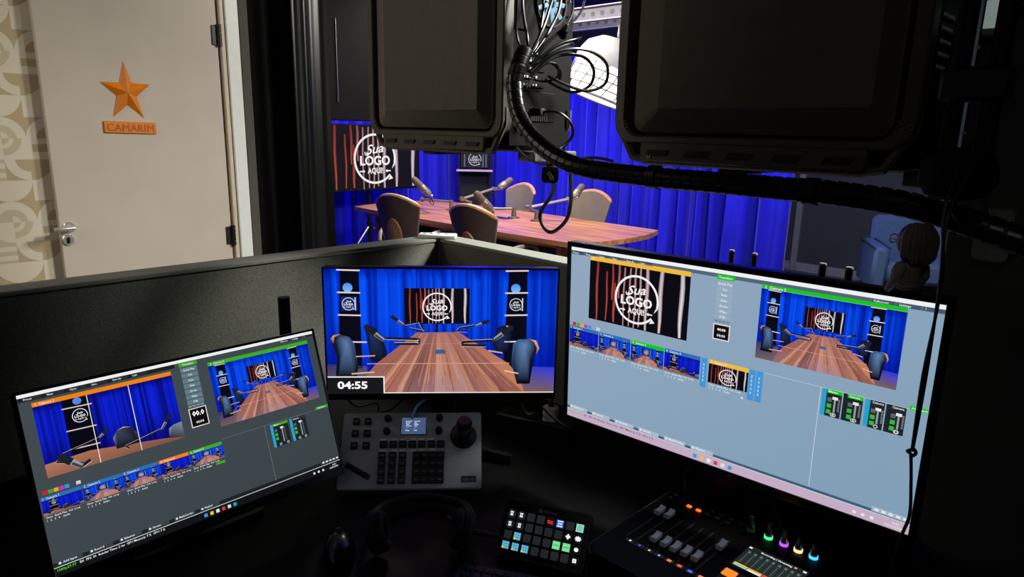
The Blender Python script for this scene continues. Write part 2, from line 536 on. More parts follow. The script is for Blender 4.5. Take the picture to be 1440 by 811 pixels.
def pic_conf(cv, det=2, L=0):
    """view along the meeting table, drawn in 1920 x 1080"""
    cv.rect(0, 0, 1920, 1080, (2, 8, 70), L)
    pic_curtain(cv, 1920, 1080, 0, 1920, 0, 900, 46 if det == 2 else 90, 5, L + 1)
    cv.poly([(0, 820), (330, 840), (330, 1080), (0, 1080)], [(52, 48, 110), (78, 72, 120), (120, 96, 92), (110, 90, 90)], L + 2)
    cv.poly([(1600, 840), (1920, 850), (1920, 1080), (1560, 1080)], [(60, 60, 180), (40, 60, 220), (118, 92, 88), (128, 98, 84)], L + 2)
    for x0, x1, sk in ((104, 292, 1), (1484, 1676, -1)):
        cv.poly([(x0 + 30, 0), (x1 - 10, 0), (x1, 860), (x0 - 10, 860)], [(8, 8, 20), (8, 8, 24), (12, 12, 26), (10, 10, 22)], L + 2)
        for y in (10, 198, 390, 622):
            cv.line((x0, y), (x1 + (40 if y > 600 else 0), y + 4 * sk), 12, (232, 214, 220), L + 4)
        cx = (x0 + x1) / 2
        cv.ell(cx - 8, 158, 40, 40, (70, 140, 235), L + 4, 14, (130, 190, 250))
        cv.rect(cx - 64, 234, cx + 66, 356, (14, 40, 110) if sk > 0 else (8, 10, 30), L + 4)
        cv.rect(cx + 46, 240, cx + 56, 350, (190, 205, 240), L + 5)
        pic_logo(cv, cx - 4, 296, 54, L + 5, fine=1)
    cv.push(649, 160, 1189, 465, 540, 305, L + 4)
    pic_card(cv, 540, 305, 0, 1.0, 2 if det == 2 else 1)
    cv.pop()
    cv.rect(908, 465, 926, 545, (6, 8, 26), L + 4)
    # far chairs
    for pts, hl in (([(319, 500), (345, 478), (400, 500), (455, 560), (500, 720), (470, 800), (360, 790), (345, 640)], (372, 560)), ([(1421, 500), (1480, 478), (1540, 492), (1550, 560), (1520, 700), (1440, 740), (1390, 650)], (1450, 580))):
        pic_shade(cv, pts, hl, (34, 50, 92), [(12, 16, 32)] * len(pts), L + 4)
    cv.line((325, 505), (352, 482), 14, (225, 160, 120), L + 6)
    cv.line((1500, 482), (1548, 505), 14, (225, 160, 120), L + 6)
    # table
    tb = [(747, 541), (1095, 536), (1521, 814), (1620, 930), (1665, 1080), (262, 1080), (325, 916), (400, 822)]
    cv.poly(tb, [(158, 104, 104), (164, 104, 96), (186, 118, 90), (200, 128, 90), (190, 122, 92), (140, 104, 118), (140, 92, 90), (156, 96, 82)], L + 6)
    rnd = random.Random(3)
    vp = (922, 380)
    nP = 20 if det == 2 else 9
    tones = [(150, 92, 80), (186, 122, 96), (132, 82, 76), (198, 140, 116), (166, 104, 88), (176, 128, 124)]
    def tx(x, y):
        return vp[0] + (x - vp[0]) * (y - vp[1]) / (1080 - vp[1])
    edges = [290 + 1365 * (k + (rnd.random() - 0.5) * 0.5) / nP for k in range(nP + 1)]
    for k in range(nP):
        xa, xb = edges[k], edges[k + 1]
        y1 = 1079 if xa > 330 else 900
        c = rnd.choice(tones)
        f = 1 - min(1, abs((xa + xb) / 2 - 960) / 520)
        near = mixc(c, (158, 138, 172), 0.55 * f)
        far = mixc(c, (160, 108, 110), 0.5)
        ym = 800
        cv.poly([(tx(xa, 545), 545), (tx(xb, 545), 545), (tx(xb, ym), ym), (tx(xa, ym), ym)], [far, far, c, c], L + 7)
        cv.poly([(tx(xa, ym), ym), (tx(xb, ym), ym), (tx(xb, y1), y1), (tx(xa, y1), y1)], [c, c, near, near], L + 7)
        if det == 2:
            for q_ in range(3):
                x = xa + (xb - xa) * rnd.random()
                d_ = mixc(c, rnd.choice([(96, 54, 50), (222, 170, 140)]), 0.45)
                ys_, ye = rnd.uniform(560, 800), rnd.uniform(860, 1075)
                ye = min(ye, y1)
                cv.poly([(tx(x, ys_), ys_), (tx(x + 3, ys_), ys_), (tx(x + 9, ye), ye), (tx(x, ye), ye)], d_, L + 8)
    cv.line((330, 816), (1530, 812), 6, (214, 160, 150), L + 9)
    cv.line((600, 640), (1250, 636), 3, (200, 140, 130), L + 9)
    cv.poly([(905, 690), (985, 690), (992, 728), (898, 728)], (58, 96, 150), L + 9)
    # near chairs
    cv.poly([(39, 590), (62, 568), (112, 558), (190, 580), (231, 641), (256, 850), (240, 950), (66, 950), (84, 760), (52, 650)], [(26, 30, 48)] * 3 + [(70, 92, 130)] + [(60, 84, 124)] + [(14, 18, 32)] * 5, L + 9)
    pic_shade(cv, [(80, 610), (112, 580), (180, 590), (222, 645), (246, 840), (232, 930), (90, 930), (100, 760)], (165, 632), (92, 122, 170), [(30, 38, 60), (60, 80, 118), (70, 92, 134), (48, 66, 104), (8, 10, 20), (4, 5, 12), (4, 5, 12), (12, 16, 30)], L + 10)
    cv.poly([(36, 596), (60, 566), (116, 553), (112, 562), (70, 580), (58, 640)], [(150, 90, 66), (228, 166, 126), (214, 150, 112), (120, 76, 60), (190, 130, 98), (110, 66, 52)], L + 11)
    cv.line((240, 752), (400, 744), 11, (206, 160, 150), L + 10)
    cv.line((200, 905), (390, 890), 13, (222, 178, 130), L + 11)
    cv.poly([(1560, 640), (1605, 600), (1700, 595), (1758, 617), (1780, 690), (1740, 760), (1710, 1000), (1600, 1000), (1546, 808)], [(60, 90, 140), (70, 104, 156), (60, 86, 130), (30, 36, 56), (22, 26, 42), (12, 16, 30), (8, 10, 20), (14, 18, 32), (30, 44, 80)], L + 9)
    pic_shade(cv, [(1575, 650), (1610, 612), (1690, 605), (1738, 640), (1745, 700), (1715, 780), (1700, 980), (1610, 980), (1560, 800)], (1655, 652), (98, 130, 178), [(50, 76, 120), (62, 92, 140), (70, 98, 146), (40, 52, 80), (18, 22, 36), (8, 10, 20), (3, 4, 10), (6, 8, 18), (26, 38, 70)], L + 10)
    cv.poly([(1690, 592), (1756, 610), (1784, 680), (1756, 735), (1764, 680), (1738, 626)], [(150, 100, 80), (232, 172, 132), (224, 160, 120), (130, 84, 64), (180, 124, 96), (200, 146, 112)], L + 11)
    cv.line((1490, 880), (1610, 905), 11, (226, 196, 180), L + 11)
    cv.line((1350, 700), (1470, 720), 12, (210, 170, 160), L + 10)
    # microphones
    pic_mic(cv, (548, 405), (640, 470), [(650, 470), (770, 448), (810, 528), (690, 505)], 30, L + 10)
    pic_mic(cv, (335, 492), (476, 611), [(490, 590), (770, 598), (765, 640), (560, 640)], 48, L + 10)
    pic_mic(cv, (1344, 440), (1240, 482), [(1230, 478), (1110, 500), (1085, 525), (1170, 530)], 30, L + 10)
    pic_mic(cv, (1535, 500), (1400, 600), [(1385, 610), (1130, 622), (1128, 650), (1330, 655)], 48, L + 10)
def pic_side(cv, L=0, det=2, logo=True):
    """camera across the table to the corner shelf, drawn in 784 x 425"""
    cv.rect(0, 0, 784, 425, (4, 4, 60), L)
    pic_curtain(cv, 784, 425, 0, 784, 0, 395, 22 if det == 2 else 60, 9, L + 1, (10, 14, 150), (14, 34, 220), (8, 10, 130), (2, 4, 66))
    cv.poly([(146, 0), (286, 0), (300, 420), (140, 420)], (8, 9, 22), L + 2)
    for y in (52, 188, 300):
        cv.line((140, y), (300, y + 6), 7, (220, 190, 190), L + 3)
    cv.ell(226, 22, 24, 22, (90, 130, 230), L + 3, 12)
    if logo:
        pic_logo(cv, 226, 112, 42, L + 3, fine=1)
    cv.poly([(0, 345), (240, 335), (784, 412), (784, 425), (0, 425)], [(180, 120, 90), (170, 110, 84), (150, 96, 76), (120, 80, 66), (150, 100, 80)], L + 3)
    cv.poly([(372, 300), (400, 262), (440, 250), (482, 262), (508, 300), (505, 372), (380, 372)], [(120, 130, 150), (60, 70, 90), (30, 34, 44), (30, 34, 44), (60, 66, 84), (14, 16, 24), (16, 18, 28)], L + 4)
    cv.poly([(400, 262), (440, 248), (484, 262), (440, 255)], (200, 160, 130), L + 5)
    cv.poly([(700, 340), (730, 322), (784, 316), (784, 420), (690, 400)], [(150, 160, 180), (110, 120, 140), (130, 140, 150), (60, 66, 80), (30, 34, 44)], L + 4)
    pic_mic(cv, (348, 240), (300, 275), [(300, 275), (100, 312), (60, 350), (190, 395)], 20, L + 5)
    pic_mic(cv, (720, 255), (655, 330), [(650, 330), (430, 372), (450, 392)], 22, L + 5)
    pic_mic(cv, (86, 330), (180, 412), [(180, 412), (230, 390)], 44, L + 6)

def ui_text(cv, s, x, y, h, c=(235, 238, 240), L=5, align='l', bold=0.012):
    cv.text(s, x, y, h, c, L, align, bold, 0, None, 1)
def ui_switcher(cv, side):
    """the vision-mixing program; side 'L' dim grey, 'R' pale blue grey"""
    if side == 'L':
        bg, bg2, bar = (66, 76, 80), (58, 66, 70), (28, 33, 36)
        px0, px1, py0, py1 = 64, 848, 87, 512
    else:
        bg, bg2, bar = (146, 168, 190), (128, 158, 182), (52, 72, 92)
        px0, px1, py0, py1 = 137, 775, 62, 415
    gx0, gx1 = (1093, 1863) if side == 'L' else (1150, 1785)
    n = 6
    for i in range(n):
        for j in range(4):
            def cc(u, v):
                t = 0.5 * u + 0.5 * v
                return mixc(bg, bg2, t)
            u0, u1, v0, v1 = i / n, (i + 1) / n, j / 4, (j + 1) / 4
            cv.poly([(u0 * 1920, v0 * 1080), (u1 * 1920, v0 * 1080), (u1 * 1920, v1 * 1080), (u0 * 1920, v1 * 1080)], [cc(u0, v0), cc(u1, v0), cc(u1, v1), cc(u0, v1)], 0)
    cv.rect(0, 0, 1920, 20, (238, 240, 242), 1)
    if side == 'L':
        cv.rect(0, 20, 880, 46, bar, 1)
    else:
        cv.rect(0, 20, 1920, 40, (84, 102, 120), 1)
    for k, t in enumerate(('Preset', 'New', 'Open', 'Save', 'Save As', 'Last')):
        x = 30 + k * 118 if side == 'L' else 12 + k * 92
        cv.rect(x - 8, 22, x + (88 if side == 'L' else 74), 42, (40, 46, 52) if side == 'L' else (60, 80, 100), 2)
        ui_text(cv, t, x, 38, 12, L=3)
    for k, t in enumerate(('Fullscreen', 'Settings', '?')):
        x = 1640 + k * 100
        cv.rect(x, 20 if side == 'L' else 21, x + 90, 38, (40, 46, 52) if side == 'L' else (70, 88, 106), 2)
        ui_text(cv, t, x + 8, 35, 11, L=3)
    # preview and programme windows
    orange, green = (238, 130, 16), (62, 170, 30) if side == 'L' else (20, 200, 20)
    if side == 'R':
        orange = (240, 186, 60)
    cv.rect(px0, py0 - 26, px1, py0, orange, 2)
    ui_text(cv, '1  Camera 1' if side == 'L' else '5', px0 + 16, py0 - 6, 15, L=3)
    cv.rect(gx0, py0 - 26 if side == 'L' else 38, gx1, py0 + (0 if side == 'L' else -6), green, 2)
    ui_text(cv, '2  Camera 2', gx0 + 16, py0 - 6, 15, L=3)
    if side == 'L':
        cv.push(px0, py0, px1, py1, 784, 425, 2)
        pic_side(cv)
        cv.rect(278, 0, 282, 425, (235, 235, 240), 9)
        cv.rect(514, 0, 518, 425, (235, 235, 240), 9)
        cv.pop()
        cv.push(gx0, py0, gx1, 515, 1920, 1080, 2)
        pic_conf(cv, 2)
        cv.pop()
    else:
        cv.push(px0, py0, px1, py1, 638, 353, 2)
        pic_card(cv, 638, 353, 0, 1.0, 2)
        cv.pop()
        cv.push(gx0, 58, gx1, 415, 1920, 1080, 2)
        pic_conf(cv, 2)
        cv.pop()
    # transition buttons and the clock
    bx0, bx1 = (910, 1020) if side == 'L' else (922, 1006)
    names = ('Quick Play', 'Cut', 'Fade', 'Slide', 'Zoom', 'Wipe', 'FTB')
    cv.rect(bx0 - 4, 24, bx1 + 6, 50, green, 2)
    ui_text(cv, 'Transition', (bx0 + bx1) / 2, 43, 13, L=3, align='c')
    hh = 37 if side == 'L' else 29
    for k, t in enumerate(names):
        y = 58 + k * hh
        cv.rect(bx0, y, bx1, y + hh - 5, (98, 122, 136) if side == 'L' else (150, 172, 190), 2)
        ui_text(cv, t, (bx0 + bx1) / 2, y + hh * 0.62, 13, L=3, align='c')
    y = 58 + 7 * hh
    for k in range(4):
        cv.rect(bx0 + k * (bx1 - bx0) / 4, y, bx0 + (k + 0.85) * (bx1 - bx0) / 4, y + 14, (120, 140, 150), 2)
    y += 22
    cv.rect(bx0 - 4, y, bx1 + 4, y + (130 if side == 'L' else 86), (226, 214, 214), 2)
    cv.rect(bx0 + 2, y + 6, bx1 - 2, y + (124 if side == 'L' else 80), (14, 14, 16), 3)
    ui_text(cv, '00.0' if side == 'L' else '00:00', (bx0 + bx1) / 2, y + (54 if side == 'L' else 36), 34 if side == 'L' else 15, (255, 255, 255), 4, 'c', 0.03)
    ui_text(cv, '00:04' if side == 'L' else '00:00', (bx0 + bx1) / 2, y + (106 if side == 'L' else 68), 17 if side == 'L' else 15, (230, 230, 230), 4, 'c', 0.03)
    # colour tabs and the row of inputs
    ty = 588 if side == 'L' else 470
    for k, c in enumerate(((210, 30, 30), (70, 170, 30), (240, 160, 40), (200, 50, 190), (50, 150, 220))):
        cv.rect(24 + k * 28, ty - 10, 48 + k * 28, ty + 12, c, 2)
    cv.rect(196, ty - 10, 220, ty + 10, (200, 210, 220), 2)
    if side == 'L':
        xs = [(8, 215, 'side', 0), (220, 438, 'conf', 0), (442, 655, 'conf', 0), (660, 848, 'side', 1), (852, 1074, 'conf', 2)]
        y0, y1 = 612, 738
    else:
        xs = [(2, 212, 'side', 0), (216, 432, 'conf', 0), (436, 646, 'conf', 2), (650, 862, 'side', 0), (912, 1126, 'card', 1)]
        y0, y1 = 484, 622
    for k, (a, b, kind, st) in enumerate(xs):
        cv.rect(a, y0, b, y0 + 22, [(46, 110, 180), orange, green][st], 2)
        ui_text(cv, '%d  Camera %d' % (k + 1, k + 1), a + 10, y0 + 17, 13, L=3)
        yy = y1 - (16 if side == 'L' else 10)
        if kind == 'side':
            cv.push(a, y0 + 22, b, yy, 784, 425, 2)
            pic_side(cv, 0, 1, True)
        elif kind == 'conf':
            cv.push(a, y0 + 22, b, yy, 1920, 1080, 2)
            pic_conf(cv, 1)
        else:
            cv.push(a, y0 + 22, b, yy, 638, 353, 2)
            pic_card(cv, 638, 353, 0, 1.0, 1)
        cv.pop()
        ui_text(cv, 'Close  Quick Play  Cut  Loop', a + 6, yy + 15, 11, L=3)
        ui_text(cv, '1   2   3   4    Audio', a + 10, yy + 34, 11, L=3)
    if side == 'L':
        cv.rect(1010, 742, 1070, 758, green, 2)
    else:
        for a in (868, 1128, 1166):
            cv.rect(a, y0, a + 34, y1 + 26, (66, 148, 214), 2)
            for j in range(5):
                cv.rect(a + 12, y0 + 30 + j * 22, a + 20, y0 + 44 + j * 22, (150, 200, 240), 3)
    # audio mixer strips
    if side == 'L':
        strips = [(1436, 1570), (1590, 1716)]
        ay0, ay1 = 608, 775
    else:
        strips = [(1488, 1572), (1578, 1662), (1676, 1752), (1758, 1838)]
        ay0, ay1 = 486, 620
    for k, (a, b) in enumerate(strips):
        cv.rect(a, ay0, b, ay1, (30, 36, 40), 2)
        if side == 'L' or k % 2 == 0:
            cv.rect(a - 4, ay0, a + 16, ay1, (40, 160, 205), 3)
        cv.rect(a + 18, ay0, b, ay0 + 18, green if (k == 0 or side == 'R') and k < 2 else (44, 50, 54), 3)
        ui_text(cv, 'Master' if k == 0 else 'Camera', a + 24, ay0 + 14, 11, L=4)
        m_ = (a + b) / 2 + 14
        cv.rect(m_ - 4, ay0 + 36, m_ + 4, ay1 - 24, (150, 156, 160), 3)
        cv.rect(m_ - 12, ay0 + 32, m_ + 12, ay0 + 46, (230, 230, 232), 4)
        for j in range(9):
            cv.rect(m_ + 14, ay0 + 40 + j * (ay1 - ay0 - 76) / 8, m_ + 22, ay0 + 42 + j * (ay1 - ay0 - 76) / 8, (190, 190, 190), 4)
        for j in range(3):
            cv.rect(a + 22, ay0 + 40 + j * 30, a + 42, ay0 + 60 + j * 30, (60, 180, 60) if j > 0 else (90, 100, 106), 4)
        cv.ring(a + 50, ay1 - 12, 9, 3, (220, 225, 225), 4, 10)
        cv.ring(b - 26, ay1 - 12, 9, 3, (220, 225, 225), 4, 10)
    line = (112, 124, 126) if side == 'L' else (196, 208, 220)
    hy = 600 if side == 'L' else 486
    vx = 1392 if side == 'L' else 1476
    cv.rect(1080 if side == 'L' else 1206, hy - 2, 1920, hy, line, 1)
    cv.rect(vx - 2, hy, vx + 1, 1005, line, 1)
    cv.rect(1812 if side == 'L' else 1848, hy - 18, 1918, hy + 2, green, 2)
    ui_text(cv, 'Add Input', 1830 if side == 'L' else 1856, hy - 3, 11, L=3)
    # bottom bars
    by = 1000
    if side == 'L':
        cv.rect(0, by, 1920, 1024, (30, 34, 38), 1)
    else:
        cv.rect(0, 1012, 1920, 1028, (60, 92, 118), 1)
        by = 1004
    for k, t in enumerate(('Add Input', 'Record', 'External', 'Stream', 'MultiCorder', 'PlayList')):
        x = 20 + k * 165
        cv.rect(x, by - 4, x + 130, by + 20, (56, 66, 74) if side == 'L' else (168, 188, 206), 2)
        ui_text(cv, t, x + 30, by + 13, 13, L=3)
        cv.ell(x + 14, by + 8, 7, 7, (225, 228, 230), 3, 10)
    cv.rect(1760, by - 6, 1916, by + 18, (50, 60, 66) if side == 'L' else (160, 182, 200), 2)
    for k in range(5):
        cv.rect(1772 + k * 30, by, 1790 + k * 30, by + 12, (226, 228, 230), 3)
    cv.rect(0, 1026, 1920, 1030, (206, 212, 214), 2)
    cv.rect(0, 1030, 1920, 1080, (18, 20, 22) if side == 'L' else (196, 172, 196), 1)
    ui_text(cv, 'EX  FPS: 30  Render Time: 2 ms  GPU Memory: 7 %  CPU: 7 %', 130, 1050, 14, (240, 240, 240) if side == 'L' else (70, 60, 90), 3)
    ui_text(cv, '1080p29.97', 14, 1052, 16, (80, 210, 40), 3)
    for k, c in enumerate(((60, 150, 230), (240, 190, 60), (230, 230, 230), (210, 60, 70), (220, 220, 225), (40, 160, 200))):
        cv.rect(862 + k * 40, 1046, 884 + k * 40, 1068, c, 3)
    for k in range(3):
        cv.ell(1690 + k * 38, 1058, 9, 9, (225, 225, 228), 3, 8)
    ui_text(cv, '14:52', 1850, 1052, 12, (240, 240, 240), 3)
    ui_text(cv, '20/03/2024', 1822, 1070, 12, (240, 240, 240), 3)
    if side == 'L':
        cv.rect(0, 20, 3, 1080, (60, 66, 70), 1)
    else:
        cv.poly([(1100, 640), (1100, 656), (1104, 652), (1112, 652)], (250, 250, 250), 3)

# ================================================================== STRUCTURE
def struct(name, g, m, parent=None, label=None, smooth=0, **k):
    o = g.build(name, m, parent, smooth=smooth, **k)
    if parent is None:
        tag(o, label, None, None, 'structure')
    return o
floor_m = mat('carpet_grey', (74, 68, 78), 0.9, noise=0.25, scale=220, bump=0.3)
struct('floor', G().box((-2.6, 2.6, -0.05), (10.6, 11.4, 0.1)), floor_m, label='dark grey carpeted floor')
ceil_m = mat('ceiling_black', (20, 20, 22), 0.9, noise=0.15)
struct('ceiling', G().box((-2.6, 2.6, 3.05), (10.6, 11.4, 0.1)), ceil_m, label='black painted ceiling')
dark_wall = mat('dark_wall', (52, 54, 52), 0.85, noise=0.08, scale=8, bump=0.1)
studio_wall = mat('studio_wall', (46, 52, 54), 0.85, noise=0.08, scale=8)
struct('wall_back', G().box((-7.45, 4.6, 1.5), (0.1, 7.0, 3.0)), dark_wall, label='dark wall behind the blue drapes')
struct('wall_far', G().box((-2.6, 8.05, 1.5), (9.6, 0.1, 3.0)), studio_wall, label='dark grey far wall behind the armchair')
struct('baseboard_far', G().box((-2.0, 7.985, 0.05), (2.9, 0.03, 0.1), 0.004), mat('baseboard_grey', (120, 122, 124), 0.6), label='grey skirting board along the far wall')
struct('trim_1', G().box((-3.18, 7.97, 1.5), (0.07, 0.06, 3.0), 0.008), mat('trim_grey', (112, 114, 112), 0.6), label='grey vertical trim strip on the far wall')
struct('trim_2', G().box((-1.02, 7.2, 1.5), (0.12, 0.12, 3.0), 0.008), mat('trim_grey', (112, 114, 112), 0.6), label='grey square column beside the armchair')
wr = struct('wall_right', G().box((0.75, 1.69, 1.5), (2.186, 0.14, 3.0), 0.006), mat('right_wall', (58, 62, 58), 0.8, noise=0.15, scale=14, bump=0.25), label='dark rough wall at the right edge of the control booth')

struct('wall_light_block', G().box((-1.86, -1.55, 1.5), (0.10, 3.3, 3.0), 0.004), mat('light_block_wall', (70, 70, 66), 0.85, noise=0.06), label='added grey wall out of view that blocks the corridor light')  # unseen wall added to keep the corridor lamp off the right case

# --- wall with wallpaper and the dressing-room door
WX = -3.86
wl = struct('wall_left', G().box((WX - 0.08, 0.10, 1.5), (0.16, 1.40, 3.0)).box((WX - 0.08, 1.25, 2.70), (0.16, 0.90, 0.60)), mat('left_wall', (196, 186, 166), 0.75, noise=0.04), label='pale wall with beige geometric wallpaper')
def wallpaper():
    c = 0.0955
    cols_n, rows_n = 15, 29
    cv = Cv(cols_n * 100, rows_n * 100)
    light, tan, mid = (218, 210, 188), (184, 166, 130), (198, 184, 154)
    cv.rect(0, 0, cols_n * 100, rows_n * 100, light, 0)
    def q(i, j, kind, corner, colr, L=1):
        ox, oy = i * 100, j * 100
        cx = ox + (100 if corner in (1, 2) else 0)
        cy = oy + (100 if corner in (2, 3) else 0)
        a0 = {0: 0, 1: 90, 2: 180, 3: 270}[corner]
        def arc(r):
            return [(cx + r * math.cos(R(a0 + 90 * t / 10)), cy + r * math.sin(R(a0 + 90 * t / 10))) for t in range(11)]
        if kind == 'd':
            cv.poly([(cx, cy)] + arc(100), colr, L)
        elif kind == 'h':
            cv.poly([(cx, cy)] + arc(62), colr, L)
        elif kind == 'r':
            a, b = arc(100), arc(58)
            for k in range(10):
                cv.poly([a[k], a[k + 1], b[k + 1], b[k]], colr, L)
        elif kind == 'f':
            cv.rect(ox, oy, ox + 100, oy + 100, colr, L)
        elif kind == 'n':
            sq = {0: (ox + 100, oy + 100), 1: (ox, oy + 100), 2: (ox, oy), 3: (ox + 100, oy)}[corner]
            cv.poly([sq] + (arc(100)), colr, L)
        elif kind == 'q':
            a, b = arc(80), arc(48)
            for k in range(10):
                cv.poly([a[k], a[k + 1], b[k + 1], b[k]], colr, L)
        elif kind == 'l':
            cv.poly([(cx, cy)] + arc(30), colr, L)
        elif kind == 'b':
            cv.rect(ox + 18, oy + 28, ox + 100, oy + 64, colr, L)
        elif kind == 's':
            for k in (18, 62):
                cv.rect(ox, oy + k, ox + 100, oy + k + 24, colr, L)
    # repeat of 3 columns x 4 rows, right-aligned to the door
    tile = {
        (0, 0): [('f', 0, tan), ('d', 1, light)], (1, 0): [('n', 0, tan)], (2, 0): [],
        (0, 1): [('n', 2, tan), ('h', 2, mid)], (1, 1): [('n', 3, tan), ('h', 3, mid), ('l', 3, light)], (2, 1): [('f', 0, tan), ('r', 2, light)],
        (0, 2): [('n', 1, mid), ('h', 1, light)], (1, 2): [('q', 0, mid), ('l', 0, mid)], (2, 2): [('b', 0, tan)],
        (0, 3): [('f', 0, mid), ('s', 0, light)], (1, 3): [('f', 0, tan), ('r', 1, light)], (2, 3): [('d', 0, tan)],
    }
    for i in range(cols_n):
        for j in range(rows_n):
            for k, (kind, corner, cc) in enumerate(tile[((i - cols_n) % 3, j % 4)]):
                q(i, j, kind, corner, cc, 1 + k)
    w, h = cols_n * c, rows_n * c
    o = cv.build('wallpaper', wl, w, h, print_mat('wallpaper_print'), (WX + 0.0005, 0.80 - w / 2, h / 2 + 0.0285), (0, 0, R(90)))
    return o
wallpaper()

door_paint = mat('door_paint', (196, 186, 170), 0.55, noise=0.03, scale=6)
frame_cream = mat('frame_cream', (206, 192, 168), 0.5, noise=0.05)
frame_lit_white = mat('frame_lit_white', (226, 232, 226), 0.45, noise=0.03)  # studio light on the casing put into a whiter paint
DX = -3.80
door = struct('door_1', G().box((DX - 0.0175, 1.187, 1.18), (0.035, 0.822, 2.34), 0.003), door_paint, label='pale beige flush door with orange star')
hd = G()
hd.lathe([(0.0, 0), (0.027, 0), (0.027, 0.006), (0.024, 0.009), (0.0, 0.009)], 24, Matrix.Translation((DX, 0.815, 1.045)) @ Matrix.Rotation(R(90), 4, 'Y'))
hd.cyl((DX, 0.815, 1.045), (DX + 0.045, 0.815, 1.045), 0.009, n=14)
hd.tube([(DX + 0.045, 0.83, 1.045), (DX + 0.046, 0.80, 1.045), (DX + 0.047, 0.765, 1.044), (DX + 0.046, 0.745, 1.044)], [0.009, 0.011, 0.011, 0.010], 14)
h1 = hd.build('door_handle', chrome, door)
tag(h1, 'chrome lever handle')
ks = G().lathe([(0.0, 0), (0.027, 0), (0.027, 0.006), (0.023, 0.010), (0.0, 0.010)], 24, Matrix.Translation((DX, 0.805, 0.985)) @ Matrix.Rotation(R(90), 4, 'Y')).build('keyhole_rosette', chrome, door)
G().box((DX + 0.013, 0.805, 0.985), (0.012, 0.012, 0.03), 0.004).build('lock_cylinder', dark_metal, ks)
for z in (2.0, 0.935):
    g = G()
    g.cyl((DX + 0.012, 1.604, z - 0.055), (DX + 0.012, 1.604, z + 0.055), 0.010, n=12)
    for k in range(5):
        g.cyl((DX + 0.012, 1.604, z - 0.052 + k * 0.023), (DX + 0.012, 1.604, z - 0.036 + k * 0.023), 0.0125, n=12)
    g.box((DX + 0.004, 1.585, z), (0.006, 0.035, 0.10), 0.002)
    g.box((DX + 0.004, 1.622, z), (0.006, 0.03, 0.10), 0.002)
    g.build('hinge', black, door)
tr = struct('trim_3', G().box((DX - 0.01, 1.622, 1.2), (0.05, 0.024, 2.4), 0.004).box((DX - 0.01, 1.19, 2.375), (0.05, 0.86, 0.03), 0.004), frame_cream, label='cream door jamb beside the hinges')
struct('trim_4', G().box((DX + 0.0, 1.672, 1.225), (0.05, 0.07, 2.45), 0.004), frame_lit_white, label='white door casing strip beside the jamb, whitened as if lit')
struct('wall_end', G().box((DX - 0.06, 1.735, 1.5), (0.16, 0.055, 3.0), 0.006), mat('wall_end_dark', (74, 72, 62), 0.8, noise=0.1), label='dark narrow wall end beside the black curtain')

# orange star and name plate
orange_p = mat('orange_plastic', (226, 128, 14), 0.38, noise=0.06, scale=40)
st = G()
cy_, cz_ = 1.128, 1.685
def sp(k):
    a = R(90 + 36 * k)
    r = 0.148 if k % 2 == 0 else 0.058
    return (DX + 0.002, cy_ - math.cos(a) * r * -1.0 * 0.80, cz_ + math.sin(a) * r * 0.99)
ring = [sp(k) for k in range(10)]
vs = ring + [(DX + 0.001, p[1], p[2]) for p in ring] + [(DX + 0.03, cy_, cz_)]
st.add(vs, [(k, (k + 1) % 10, 20) for k in range(10)] + [(k, 10 + k, 10 + (k + 1) % 10, (k + 1) % 10) for k in range(10)] + [tuple(range(10, 20))])
tag(st.build('star_sign', orange_p, smooth=0), 'faceted orange five-pointed star fixed on the beige door', 'sign')
pl = thing('name_plate', 'small orange plate reading CAMARIM below the star', 'sign', (DX, 1.131, 1.518), (R(-1.0), 0, 0))
G().box((0.005, 0, 0), (0.010, 0.236, 0.056), 0.002).build('plate', orange_p, pl)
def letters(name, body, parent, m, size, loc, rot, depth=0.002, width=None, bold=0.0):
    vs, fs, x0, x1 = text_polys(body, bold, 2)
    k = size * 1.35
    kx = (width / (x1 - x0)) if width else k
    g = G()
    b0 = len(vs)
    v3 = [((x - (x0 + x1) / 2) * kx, 0, y * k) for x, y in vs] + [((x - (x0 + x1) / 2) * kx, -depth, y * k) for x, y in vs]
    fl = list(fs) + [tuple(i + b0 for i in f) for f in fs]
    ed = {}
    for f in fs:
        for a, b in zip(f, f[1:] + f[:1]):
            ed[(a, b)] = ed.get((a, b), 0) + 1
    for (a, b) in list(ed):
        if (b, a) not in ed:
            fl.append((a, b, b + b0, a + b0))
    g.add(v3, fl)
    return g.build(name, m, parent, loc, rot, smooth=0)
letters('lettering', 'CAMARIM', pl, mat('orange_dark', (176, 88, 10), 0.4, noise=0.08), 0.037, (0.0099, 0, -0.0185), (0, 0, R(90)), 0.0016, 0.212, 0.0)

